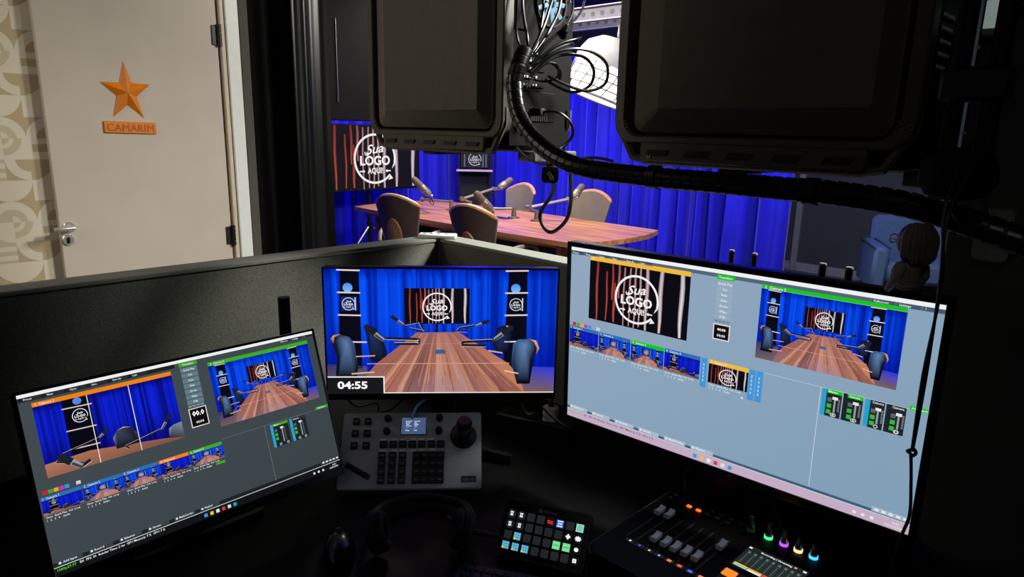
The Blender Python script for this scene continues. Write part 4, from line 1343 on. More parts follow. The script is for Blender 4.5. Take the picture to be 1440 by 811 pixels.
# pole behind the left monitor
ap = thing('monitor_pole', 'black round pole standing behind the left monitor', 'pole', (-1.45, 0.72, 0.75))
G().cyl((0, 0, 0), (0, 0, 0.345), 0.012, n=14).build('pole', dark_metal, ap)
G().cyl((0, 0, 0.28), (0, 0, 0.41), 0.0135, n=16).build('sleeve', black, ap)
G().lathe([(0, 0), (0.045, 0), (0.045, 0.012), (0.014, 0.018), (0, 0.018)], 18).build('base', dark_metal, ap)

# wireless receivers with aerials on the partition behind the right monitor
def receiver(label, xs_, rr):
    xm = sum(xs_) / len(xs_)
    t = thing('wireless_receiver', label, 'receiver', (xm, 1.512, PZ + 0.0005), group='receivers on the partition')
    G().box((0, 0, 0.015), (0.12, 0.06, 0.03), 0.004).build('body', black, t)
    for x in xs_:
        a = G().cyl((x - xm, 0, 0.02), (x - xm, 0, 0.098), rr, rr, 14).build('aerial', black, t)
        G().cyl((x - xm, 0, 0.098), (x - xm, 0, 0.1015), rr * 1.05, rr * 0.9, 14).build('aerial_lit_top', mat('aerial_lit_top', (150, 150, 150), 0.3), a)  # pale cap paints the light caught on the black aerial's top
receiver('black receiver with two stub aerials above the middle of right monitor', (-0.752, -0.695), 0.0065)
receiver('black receiver with two stub aerials beside the figurine', (-0.539, -0.484), 0.0078)

# --- figurine on the right monitor
fg = thing('figurine', 'small dark doll figurine with glasses standing on the right monitor', 'figurine', (-0.290, 1.184, 1.3185), (0, 0, R(68)))
fg.scale = (0.88, 0.88, 0.88)
g = G()
def er(cx, cy, z, rx, ry, n=18):
    return [(cx + rx * math.cos(2 * PI * k / n), cy + ry * math.sin(2 * PI * k / n), z) for k in range(n)]
g.loft([er(0, 0, 0.0, 0.022, 0.015), er(0, 0, 0.012, 0.022, 0.015), er(0, 0, 0.025, 0.023, 0.016), er(0, 0, 0.042, 0.029, 0.017), er(0, 0, 0.050, 0.024, 0.015), er(0, 0, 0.055, 0.010, 0.010), er(0, 0, 0.062, 0.009, 0.009)])
g.ell((0, 0.002, 0.085), (0.027, 0.027, 0.029), 18, 12)
for s_ in (-1, 1):
    g.tube([(0.024 * s_, 0, 0.046), (0.033 * s_, -0.001, 0.036), (0.037 * s_, -0.002, 0.022), (0.040 * s_, 0.006, 0.006), (0.038 * s_, 0.010, 0.0)], [0.010, 0.011, 0.0095, 0.007, 0.006], 10)
fb = g.build('body', mat('figurine_dark', (136, 134, 122), 0.4, noise=0.2, scale=60), fg)
md = fb.modifiers.new('remesh', 'REMESH')
md.mode = 'VOXEL'
md.voxel_size = 0.0018
md.use_smooth_shade = True
g = G()
g.ell((0, -0.003, 0.092), (0.0305, 0.029, 0.028), 18, 12)
for k in range(13):
    a = R(180 + 180 * k / 12)
    x, y = 0.028 * math.cos(a), -0.004 + 0.026 * math.sin(a)
    g.tube(smooth_path([(x * 0.6, y * 0.6, 0.116), (x * 1.06, y * 1.06, 0.095), (x * 1.05, y * 1.08, 0.072), (x * 0.75, y * 0.95, 0.052 + 0.004 * math.sin(k * 2))], 4), [0.006] * 9 + [0.0075, 0.007, 0.005, 0.003], 7)
g.build('hair', mat('figurine_hair', (110, 102, 94), 0.32, noise=0.4, scale=200, stretch=(6, 6, 1)), fg)
g = G()
for s_ in (-1, 1):
    g.tube([(0.013 * s_ + 0.010 * math.cos(2 * PI * k / 14), 0.031, 0.088 + 0.008 * math.sin(2 * PI * k / 14)) for k in range(15)], 0.0012, 5)
    g.tube([(0.023 * s_, 0.031, 0.088), (0.031 * s_, 0.006, 0.089)], 0.0011, 5)
g.build('glasses', mat('glasses_pale', (190, 190, 190), 0.3), fg)
G().tube([(0.0225 * math.cos(2 * PI * k / 24), 0.0155 * math.sin(2 * PI * k / 24), 0.007) for k in range(25)], 0.0018, 6).build('shirt_hem', MATS['figurine_dark'], fg)

# --- camera controller
ct_grey = mat('controller_grey', (172, 178, 182), 0.5, noise=0.05, scale=40)
ct = thing('camera_controller', 'grey camera controller with joystick and black keys below the middle monitor', 'controller', (-1.169, 0.870, 0.7505), (0, 0, R(48.4)))
ctM_loc = (0.0, 0.0, 0.077)
CW, CH = 0.323, 0.181
rot45 = (R(45), 0, 0)
# local panel frame: x right, y up the slope, z out of the face
face = bpy.data.objects.new('control_panel', None)
def panel_part(g, name, m, parent=None):
    M = Matrix.Translation(ctM_loc) @ Matrix.Rotation(R(45), 4, 'X')
    g.v = [tuple(M @ Vector(v)) for v in g.v]
    return g.build(name, m, parent or ct)
def P(cx, cy):
    """pixel in the 1435x811 close-up of the controller -> panel coordinates"""
    v = (cy - 85) / 665.0
    xl, xr = 118 + (72 - 118) * v, 1322 + (1335 - 1322) * v
    u = (cx - xl) / (xr - xl)
    return ((u - 0.5) * CW, (0.5 - v) * CH)
bpy.data.objects.remove(face)
body = panel_part(G().prism(rrect(CW, CH, 0.006), -0.011, -0.003).prism(rrect(CW - 0.004, CH - 0.004, 0.006), -0.0031, 0.0), 'housing', ct_grey)
panel_part(G().prism(rrect(CW + 0.004, CH + 0.004, 0.007), -0.014, -0.007), 'lower_shell', black)
for s_ in (-1, 1):
    G().prism([(0, 0), (0.10, 0.0), (0.10, 0.092)], -0.006, 0.006, Matrix.Translation((s_ * 0.12, -0.030, 0.0)) @ Matrix(((0, 0, 1, 0), (1, 0, 0, 0), (0, 1, 0, 0), (0, 0, 0, 1)))).build('stand_wedge', black, ct)
key_m = mat('key_black', (16, 16, 17), 0.4)
mark_m = mat('key_print', (170, 172, 175), 0.5)
def key(cx, cy, w, h, name='key', mk=1):
    x, y = P(cx, cy)
    w, h = w / 1210 * CW, h / 665 * CH
    o = panel_part(G().box((x, y, 0.002), (w, h, 0.006), 0.0012), name, key_m)
    for k in range(mk):
        panel_part(G().box((x, y + (0.0012 - 0.0024 * k if mk > 1 else 0), 0.00515), (w * 0.55, 0.0007, 0.0002)), 'legend', mark_m, o)
    return o
for r_, yy in enumerate((168, 275, 382)):
    for c_, xx in enumerate(((232, 332), (224, 326), (216, 320))[r_]):
        key(xx, yy, 62, 62, 'square_key', 2)
for k in range(7):
    key(472 + 83 * k, 372, 66, 62, 'row_key', 1)
for c_ in range(3):
    for r_ in range(4):
        key(462 + 89 * c_ - r_ * 2, 470 + 69 * r_, 64, 62, 'function_key', 2)
kx, ky = P(864, 570)
kp = panel_part(G().box((kx, ky, 0.0005), (0.0725, 0.074, 0.003), 0.001), 'keypad_well', black)
for c_ in range(4):
    for r_ in range(4):
        o = key(762 + 69 * c_, 470 + 69 * r_, 60, 60, 'number_key', 1)
        o.parent = kp
for a, b, y in ((442, 592, 330), (610, 758, 330), (775, 906, 328), (438, 592, 424), (610, 758, 424), (775, 925, 420)):
    x0, y0 = P(a, y)
    x1, _ = P(b, y)
    st_ = panel_part(G().box(((x0 + x1) / 2, y0, 0.0003), (x1 - x0, 0.0046, 0.0008)), 'label_strip', mat('strip_white', (245, 246, 246), 0.5))
    panel_part(G().box(((x0 + x1) / 2, y0, 0.0008), ((x1 - x0) * 0.3, 0.0012, 0.0003)), 'legend', black, st_)
for cx, cy in ((505, 148), (498, 262), (955, 142), (952, 258)):
    x, y = P(cx, cy)
    M = Matrix.Translation((x, y, 0))
    o = panel_part(G().lathe([(0, 0), (0.0085, 0), (0.0085, 0.004), (0.0075, 0.016), (0.006, 0.018), (0, 0.018)], 18, M), 'knob', black)
    panel_part(G().box((x, y + 0.005, 0.0182), (0.001, 0.004, 0.0006)), 'pointer', mark_m, o)
jx, jy = P(1168, 300)
js = panel_part(G().lathe([(0, 0), (0.031, 0), (0.031, 0.004), (0.026, 0.009), (0.016, 0.014), (0.012, 0.02), (0.012, 0.03), (0, 0.03)], 24, Matrix.Translation((jx, jy, 0))), 'joystick_base', rubber)
panel_part(G().tube([(jx, jy, 0.025), (jx + 0.001, jy + 0.004, 0.045), (jx + 0.002, jy + 0.010, 0.058), (jx + 0.002, jy + 0.013, 0.066)], [0.011, 0.017, 0.0185, 0.014], 18), 'joystick_knob', black, js)
x, y = P(252, 597)
tb_ = panel_part(G().box((0, 0, 0.001), (0.064, 0.0125, 0.004), 0.001, Matrix.Translation((x, y, 0)) @ Matrix.Rotation(R(-29), 4, 'Z')), 'rocker_slot', black)
panel_part(G().box((-0.004, 0, 0.004), (0.04, 0.008, 0.005), 0.002, Matrix.Translation((x, y, 0)) @ Matrix.Rotation(R(-29), 4, 'Z')), 'rocker', rubber, tb_)
x, y = P(1222, 672)
bd = panel_part(G().box((x, y, 0.0004), (0.033, 0.0135, 0.001)), 'badge', mat('badge_dark', (34, 36, 38), 0.5))
x, y = P(730, 210)
lcd = panel_part(G().box((x, y, 0.001), (0.060, 0.044, 0.003), 0.0008), 'display_frame', mat('display_frame', (120, 126, 132), 0.4))
cv = Cv(230, 160)
cv.rect(0, 0, 230, 160, (70, 88, 128), 0)
for k in range(7):
    c = (225, 232, 245) if k not in (4, 5) else (80, 140, 220)
    cv.text(('Device: ID', 'Pan spd', 'Tilt sp', 'Zoom sp', 'Focus', 'Iris', 'Model')[k], 40, 40 + 15 * k, 10, c, 1, 'l', 0.05, 0, None, 1)
    cv.text((': 192.168.1', ': Fast', ': Middle', ': Auto', ': Man', ': --', ': PTZ')[k], 116, 40 + 15 * k, 10, c, 1, 'l', 0.05, 0, None, 1)
Mx = Matrix.Translation(ctM_loc) @ Matrix.Rotation(R(45), 4, 'X') @ Matrix.Translation((x, y, 0.0026)) @ Matrix.Rotation(R(-90), 4, 'X')
lp = cv.build('display_picture', lcd, 0.056, 0.040, screen_mat('controller_display', 1.0))
lp.location = Mx.to_translation()
lp.rotation_euler = Mx.to_euler()
def panel_letters(name, body, parent, m, size, px_, width):
    x, y = P(*px_)
    L_ = letters(name, body, parent, m, size, (0, 0, 0), (0, 0, 0), 0.0003, width)
    Mx = Matrix.Translation(ctM_loc) @ Matrix.Rotation(R(45), 4, 'X') @ Matrix.Translation((x, y, 0.0010)) @ Matrix.Rotation(R(-90), 4, 'X')
    L_.location = Mx.to_translation()
    L_.rotation_euler = Mx.to_euler()
panel_letters('badge_lettering', 'NEO', bd, mark_m, 0.006, (1200, 688), 0.013)
panel_letters('badge_lettering', 'iD', bd, mark_m, 0.006, (1258, 688), 0.008)

# --- key deck with lit keys
sd = thing('key_deck', 'black key deck with lit picture keys in front of the mixer', 'keypad', (-0.7555, 0.868, 0.7505), (0, 0, R(24.7)))
DL = (0.0, 0.0, 0.0545)
MD = Matrix.Translation(DL) @ Matrix.Rotation(R(54.3), 4, 'X')
def deck_part(g, name, m, parent=None):
    g.v = [tuple(MD @ Vector(v)) for v in g.v]
    return g.build(name, m, parent or sd)
deck_part(G().prism(rrect(0.172, 0.106, 0.008), -0.022, -0.0005), 'body', black)
deck_part(G().prism(rrect(0.166, 0.100, 0.006), -0.0004, 0.0008), 'face_plate', black_gloss)
for s_ in (-1, 1):
    G().tube([(s_ * 0.06, -0.024, 0.008), (s_ * 0.06, 0.045, 0.006), (s_ * 0.06, 0.03, 0.075)], 0.006, 8).build('stand_leg', black, sd)
pt = 0.0193
lit = {}
for p_ in ((0, 0), (1, 0), (0, 1), (1, 1)):
    lit[p_] = 'fig'
for p_ in ((1, 2), (0, 3), (1, 3), (2, 3)):
    lit[p_] = 'tile'
lit[(4, 0)] = 'red'
lit[(5, 0)] = 'blue'
lit[(7, 0)] = 'mint'
lit[(6, 1)] = 'plus'
lit[(7, 1)] = 'star'
lit[(5, 2)] = 'green'
lit[(6, 2)] = 'green'
lit[(7, 2)] = 'dot'
lit[(7, 3)] = 'cube'
key0 = None
for j in range(4):
    for i in range(8):
        x, y = (i - 3.5) * pt, (1.5 - j) * pt - 0.004
        g = G().box((0, 0, 0.0015), (0.0152, 0.0152, 0.003), 0.0015)
        if key0 is None:
            key0 = g.build('key', mat('deck_key', (64, 68, 68), 0.35, emit=(30, 33, 33), strength=1.0), sd)
            k_ = key0
        else:
            k_ = share(key0, sd)
        Mk = MD @ Matrix.Translation((x, y, 0.0009))
        k_.location = Mk.to_translation()
        k_.rotation_euler = Mk.to_euler()
        kind = lit.get((i, j))
        if not kind:
            continue
        c = Cv(100, 100)
        Wt = (245, 248, 250)
        if kind == 'fig':
            c.rect(0, 0, 100, 100, (8, 8, 10), 0)
            c.ring(50, 50, 48, 6, (60, 62, 66), 1, 16)
            c.poly([(28, 20), (72, 20), (66, 50), (74, 74), (56, 70), (50, 82), (44, 70), (26, 74), (34, 50)], Wt, 1)
            c.rect(42, 34, 58, 56, (90, 92, 98), 2)
        elif kind == 'tile':
            c.rect(0, 0, 100, 100, (20, 40, 60), 0)
            for a in range(3):
                for b in range(3):
                    c.rect(4 + 32 * a, 4 + 32 * b, 32 + 32 * a, 32 + 32 * b, (90, 190, 225) if (a, b) != (0, 2) else (245, 200, 80), 1)
        elif kind == 'red':
            c.rect(0, 0, 100, 100, (24, 4, 6), 0)
            for a, b, y in ((10, 40, 34), (48, 88, 38), (16, 60, 60), (64, 90, 66)):
                c.rect(a, y, b, y + 14, (255, 60, 60), 1)
        elif kind == 'blue':
            c.rect(0, 0, 100, 100, (30, 80, 200), 0)
            c.rect(12, 12, 88, 26, Wt, 1)
            c.rect(12, 74, 88, 88, Wt, 1)
            c.rect(22, 40, 46, 60, Wt, 1)
            c.rect(54, 40, 78, 60, Wt, 1)
        elif kind == 'mint':
            c.rect(0, 0, 100, 100, (150, 225, 205), 0)
            for b in range(4):
                c.rect(14, 18 + b * 19, 86, 25 + b * 19, (70, 120, 110), 1)
        elif kind == 'green':
            c.rect(0, 0, 100, 100, (120, 225, 150), 0)
            c.rect(14, 44, 86, 56, (70, 160, 100), 1)
        else:
            c.rect(0, 0, 100, 100, (6, 6, 8), 0)
            if kind == 'plus':
                c.rect(38, 18, 62, 82, Wt, 1)
                c.rect(18, 38, 38, 62, Wt, 1)
                c.rect(62, 38, 82, 62, Wt, 1)
            elif kind == 'star':
                for a in range(4):
                    c.line((50 - 42 * math.cos(R(45 * a)), 50 - 34 * math.sin(R(45 * a))), (50 + 42 * math.cos(R(45 * a)), 50 + 34 * math.sin(R(45 * a))), 16, Wt, 1 + a)
            elif kind == 'dot':
                c.ell(50, 50, 30, 26, Wt, 1, 16)
            else:
                c.rect(26, 26, 76, 76, Wt, 1)
                c.rect(40, 40, 62, 62, (190, 190, 195), 2)
        pk = c.build('key_picture', k_, 0.0142, 0.0142, screen_mat('deck_lit', 1.0), (0, 0, 0.0032), (R(-90), 0, 0), 0.00004)
for nm, body_, w_, x_ in (('maker_lettering', 'STREAM DECK', 0.028, 0.006),):
    L_ = letters(nm, body_, sd, mat('deck_print', (190, 192, 195), 0.5), 0.0042, (0, 0, 0), (0, 0, 0), 0.0002, w_)
    Mx = MD @ Matrix.Translation((x_, 0.039, 0.0009)) @ Matrix.Rotation(R(-90), 4, 'X')
    L_.location = Mx.to_translation()
    L_.rotation_euler = Mx.to_euler()
g = G()
ringprism(g, 0.0035, 0.0027, 0.0009, 0.0012, 18, Matrix.Translation((-0.0135, 0.041, 0)))
ringprism(g, 0.0018, 0.0011, 0.0009, 0.0012, 12, Matrix.Translation((-0.0135, 0.041, 0)))
deck_part(g, 'maker_emblem', MATS['deck_print'])

# --- audio mixer
mx = thing('audio_mixer', 'black audio mixer with grey faders and glowing coloured knobs', 'mixer', (-0.50, 1.05, 0.7505))
def MXp(x, y):
    return (x + 0.50, y - 1.05)
TOPZ = 0.050
a_, b_ = MXp(-0.685, 0.895), MXp(-0.325, 1.215)
G().prism([(a_[0] + 0.02, a_[1]), (b_[0] - 0.02, a_[1]), (b_[0], a_[1] + 0.02), (b_[0], b_[1]), (a_[0] - 0.0, b_[1]), (a_[0], a_[1] + 0.02)], 0.004, TOPZ - 0.004).prism([(a_[0] + 0.024, a_[1] + 0.004), (b_[0] - 0.024, a_[1] + 0.004), (b_[0] - 0.004, a_[1] + 0.024), (b_[0] - 0.004, b_[1] - 0.004), (a_[0] + 0.004, b_[1] - 0.004), (a_[0] + 0.004, a_[1] + 0.024)], TOPZ - 0.0041, TOPZ).build('chassis', mat('mixer_black', (4, 4, 5), 0.5, spec=0.08, noise=0.15), mx)
rim = G().tube([(a_[0] + 0.001, b_[1], TOPZ - 0.004), (a_[0] + 0.001, a_[1] + 0.02, TOPZ - 0.004), (a_[0] + 0.021, a_[1] + 0.001, TOPZ - 0.004)], 0.0012, 6).build('edge_rim', mat('rim_grey', (90, 90, 92), 0.4), mx)
for sx in (-0.15, 0.15):
    for sy in (-0.12, 0.13):
        G().cyl((sx, sy, 0), (sx, sy, 0.005), 0.012, n=12).build('foot', rubber, mx)
led_cols = [(230, 235, 230), (110, 80, 255), (255, 200, 185), (160, 190, 255), (255, 120, 60), (255, 90, 60), (70, 110, 255), (255, 140, 90)]
for k in range(8):
    x, y = MXp(-0.633 + 0.0211 * k, 0.977)
    G().box((x, y, TOPZ + 0.0004), (0.0195, 0.012, 0.0016), 0.0005).build('channel_key', black, mx)
    G().box((x, y, TOPZ + 0.0014), (0.0036 if k < 4 else 0.008, 0.0036 if k < 4 else 0.006, 0.0006)).build('channel_light', mat('channel_light_%d' % k, (20, 20, 20), 0.5, emit=led_cols[k], strength=1.0), mx)
fad_m = mat('fader_cap', (225, 230, 232), 0.4, noise=0.05)
slot_m = mat('slot', (4, 4, 4), 0.6)
fy = [1.098, 1.100, 1.013, 1.013, 1.013, 1.015, 1.016, 1.06]
for k in range(8):
    x, y = MXp((-0.645 + 0.0211 * k) + (0.010 if k < 7 else 0.0), fy[k])
    if k == 7:
        x, y = MXp(-0.502, 1.08)
    xs_ = x
    if k < 7:
        x = MXp((-0.655, -0.634, -0.601, -0.579, -0.558, -0.537, -0.516)[k], 0)[0] + (0.008 if k < 2 else 0.0)
    o = G().box((x, MXp(0, 1.05)[1], TOPZ + 0.0003), (0.004, 0.13, 0.0012)).build('fader_slot', slot_m, mx)
    g = G()
    sec = [(-0.013, 0.004), (0.013, 0.004), (0.013, 0.0135), (0.007, 0.0105), (0.0, 0.0095), (-0.007, 0.0105), (-0.013, 0.0135)]
    g.prism(sec, -0.0058, 0.0058, Matrix.Translation((x, y, TOPZ)) @ Matrix(((0, 0, 1, 0), (1, 0, 0, 0), (0, 1, 0, 0), (0, 0, 0, 1))))
    g.box((x, y, TOPZ + 0.003), (0.003, 0.01, 0.008))
    g.build('fader_cap', fad_m, o)
for j in range(2):
    for k in range(8):
        x, y = MXp(-0.665 + 0.0211 * k + 0.003, 1.183 - 0.018 * j)
        on = (j == 1 and k in (2, 3))
        if j == 1 and k == 7:
            continue
        G().box((x + (0.001 if on else 0), y, TOPZ + 0.002), (0.0115, 0.009, 0.004), 0.0025).build('button', mat('button_lit', (120, 40, 10), 0.4, emit=(255, 110, 30), strength=1.3) if on else mat('button_dark', (34, 33, 32), 0.5), mx)
for k, (x0, cc) in enumerate(((-0.491, (60, 120, 70)), (-0.456, (60, 240, 140)), (-0.426, (170, 80, 255)), (-0.399, (255, 210, 140)), (-0.371, (60, 190, 255)))):
    x, y = MXp(x0, 1.178)
    o = G().lathe([(0, 0.002), (0.0066, 0.002), (0.0066, 0.008), (0.0054, 0.028), (0.0048, 0.030), (0, 0.030)], 18, Matrix.Translation((x, y, TOPZ))).build('encoder_knob', mat('knob_metal', (120, 120, 124), 0.3, metal=0.9), mx)
    g = G()
    ringprism(g, 0.0080, 0.0068, 0.0004, 0.0060, 20, Matrix.Translation((x, y, TOPZ)))
    g.build('light_ring', mat('light_ring_%d' % k, (30, 30, 30), 0.4, emit=cc, strength=1.6 if k else 0.08), o)
cv = Cv(640, 400)
cv.rect(0, 0, 640, 400, (26, 32, 32), 0)
cv.rect(0, 0, 640, 60, (32, 38, 38), 1)
cv.rect(12, 18, 44, 44, (240, 240, 240), 2)
cv.text('Recording | Streaming', 150, 48, 26, (240, 240, 240), 2, 'l', 0.03, 0, 330, 1)
cv.rect(500, 20, 526, 42, (230, 180, 120), 2)
cv.rect(590, 18, 624, 44, (240, 240, 240), 2)
for k in range(9):
    cv.rect(24 + 66 * k, 80, 82 + 66 * k, 330, (40, 50, 48), 1)
    cv.rect(40 + 66 * k, 92, 66 + 66 * k, 130, (96, 110, 106), 2)
    cv.rect(50 + 66 * k, 150, 54 + 66 * k, 320, (110, 120, 118), 2)
for k, c in enumerate(((245, 195, 60), (240, 180, 60), (225, 80, 60), (60, 120, 220))):
    cv.rect(20 + 152 * k, 340, 166 + 152 * k, 364, c, 2)
    cv.rect(20 + 152 * k, 366, 166 + 152 * k, 390, ((130, 210, 220), (240, 240, 240), (230, 90, 70), (90, 150, 220))[k], 2)
x, y = MXp(-0.413, 1.088)
G().box((x, y, TOPZ + 0.0005), (0.118, 0.088, 0.003), 0.0008).build('screen_frame', black_gloss, mx)
cv.build('screen_picture', mx, 0.110, 0.078, screen_mat('mixer_screen', 1.0), (x, y, TOPZ + 0.0023), (R(-90), 0, 0))
for k in range(4):
    for j in range(2):
        x, y = MXp(-0.455 + 0.028 * k, 1.022 - 0.027 * j)
        first = (k == 0 and j == 0)
        G().box((x, y, TOPZ + 0.002), (0.024, 0.022, 0.004), 0.003).build('pad', mat('pad_lit', (120, 50, 10), 0.5, emit=(255, 140, 40), strength=1.0) if first else mat('pad_dark', (30, 30, 31), 0.6), mx)
x, y = MXp(-0.392, 1.150)
G().box((x, y, TOPZ + 0.002), (0.018, 0.010, 0.004), 0.002).build('menu_key', MATS['pad_dark'], mx)

# --- small desk things
ms = thing('mouse', 'black computer mouse on the desk under the left monitor', 'mouse', (-1.035, 0.598, 0.7505), (0, 0, R(60)))
g = G()
rings = []
for k in range(11):
    t = k / 10
    y = -0.055 + 0.11 * t
    w = 0.031 * math.sin(PI * (0.12 + 0.78 * t)) ** 0.5
    hh_ = 0.036 * math.sin(PI * (0.10 + 0.72 * (1 - t))) ** 0.7
    rings.append([(w * math.cos(PI * i / 10), y, 0.002 + hh_ * math.sin(PI * i / 10) ** 0.8) for i in range(11)])
g.loft(rings)
g.build('shell', black_gloss, ms)
G().cyl((-0.004, 0.03, 0.030), (0.004, 0.03, 0.030), 0.008, n=14).build('wheel', rubber, ms)
hpn = thing('headphones', 'black over-ear headphones lying on the desk below the controller', 'headphones', (-0.935, 0.715, 0.7505), (0, 0, R(50)))
pad = mat('ear_pad', (9, 9, 10), 0.8, noise=0.2)
for s_ in (-1, 1):
    M = Matrix.Translation((0.075 * s_, 0, 0.047)) @ Matrix.Rotation(R(90 * s_ + 14 * s_), 4, 'Y')
    o = G().lathe([(0, 0), (0.030, 0), (0.039, 0.004), (0.040, 0.014), (0.034, 0.022), (0, 0.022)], 22, M).build('ear_cup', pad, hpn)
    g = G()
    g.tube([M @ Vector((0.029 * math.cos(2 * PI * k / 24), 0.029 * math.sin(2 * PI * k / 24), -0.004)) for k in range(25)], 0.010, 8)
    g.build('ear_pad', pad, o)
G().tube(smooth_path([(-0.088, 0.0, 0.045), (-0.10, 0.06, 0.035), (-0.075, 0.13, 0.026), (0, 0.165, 0.022), (0.075, 0.13, 0.026), (0.10, 0.06, 0.035), (0.088, 0.0, 0.045)], 6), 0.010, 8).build('headband', pad, hpn)
kb = thing('keyboard', 'black keyboard corner at the bottom edge of the picture', 'keyboard', (-0.685, 0.765, 0.7505), (0, 0, R(30)))
G().box((0, 0, 0.008), (0.30, 0.115, 0.014), 0.004).build('base', black, kb)
k0 = None
for i in range(14):
    for j in range(5):
        lo = (-0.13 + 0.02 * i, 0.04 - 0.02 * j, 0.0165)
        if k0 is None:
            k0 = G().box((0, 0, 0), (0.0165, 0.0165, 0.006), 0.002).build('key', key_m, kb, lo)
        else:
            share(k0, kb, lo)
ps = thing('power_strip', 'black power strip on the desk behind the controller', 'power strip', (-1.15, 1.275, 0.7505), (0, 0, R(20)))
G().box((0, 0, 0.0225), (0.22, 0.055, 0.045), 0.005).build('body', black, ps)
for k in range(3):
    G().cyl((-0.07 + 0.06 * k, 0, 0.044), (-0.07 + 0.06 * k, 0, 0.0465), 0.019, n=18).build('socket', rubber, ps)
cg = thing('usb_charger', 'white plug charger standing in the power strip', 'charger', (-1.107, 1.285, 0.7975), (0, 0, R(30)))
G().prism(rrect(0.042, 0.034, 0.012), 0.0, 0.034).prism(rrect(0.038, 0.030, 0.011), 0.034, 0.037).build('body', white_plastic, cg)
G().box((0, 0, 0.043), (0.014, 0.010, 0.014), 0.002).build('plug', black, cg)
G().tube(smooth_path([(0, 0, 0.048), (0.0, 0.0, 0.075), (-0.03, 0.02, 0.10), (-0.07, 0.05, 0.09), (-0.09, 0.08, 0.02)], 5), 0.0028, 6).build('cable', rubber, cg)
def cable(label, pts, r, m=rubber, group=None, name='cable', k=6, n=7):
    return tag(G().tube(smooth_path(pts, k), r, n).build(name, m), label, 'cable', group)
cable('blue network cable curving behind the camera controller', [(-1.185, 0.885, 0.895), (-1.20, 0.915, 0.915), (-1.20, 0.955, 0.925), (-1.22, 1.0, 0.905), (-1.27, 1.06, 0.82), (-1.30, 1.1, 0.756)], 0.0032, mat('blue_cable', (90, 160, 230), 0.4))
DC = 'thin black cables below the middle monitor'
DL_ = ('black cable drooping beside the white charger', 'rightmost black cable dropping from the middle monitor', 'black cable behind the left end of the controller', 'leftmost black cable under the middle monitor corner')
for k, pts in enumerate(([(-1.05, 1.10, 0.93), (-1.08, 1.16, 0.86), (-1.12, 1.25, 0.82), (-1.10, 1.35, 0.76)],
                         [(-1.02, 1.12, 0.93), (-1.01, 1.20, 0.85), (-0.98, 1.27, 0.80), (-1.0, 1.38, 0.757)],
                         [(-1.25, 0.92, 0.93), (-1.31, 0.92, 0.87), (-1.38, 0.90, 0.83), (-1.42, 0.82, 0.757)],
                         [(-1.33, 0.80, 0.93), (-1.36, 0.85, 0.88), (-1.42, 0.95, 0.84), (-1.5, 1.0, 0.757)])):
    cable(DL_[k], pts, 0.003, group=DC)
cable('thick black cable arching behind the mixer under the right monitor', [(-0.66, 1.23, 0.77), (-0.68, 1.27, 0.82), (-0.62, 1.31, 0.86), (-0.53, 1.30, 0.84), (-0.47, 1.26, 0.80), (-0.45, 1.235, 0.77)], 0.009)
cable('grey thin cable lying on the desk beside the headphones', [(-0.99, 0.83, 0.754), (-0.93, 0.83, 0.754), (-0.87, 0.86, 0.754), (-0.83, 0.90, 0.754)], 0.003, mat('grey_cable', (70, 70, 72), 0.5))
cable('thin black cable hanging down the partition under the right monitor', [(-0.80, 1.468, 1.0), (-0.81, 1.462, 0.9), (-0.84, 1.46, 0.82), (-0.88, 1.44, 0.756)], 0.003)
cable('thin black cable from the right monitor foot to the desk', [(-0.30, 1.25, 0.92), (-0.28, 1.32, 0.86), (-0.25, 1.38, 0.80), (-0.24, 1.42, 0.756)], 0.004)

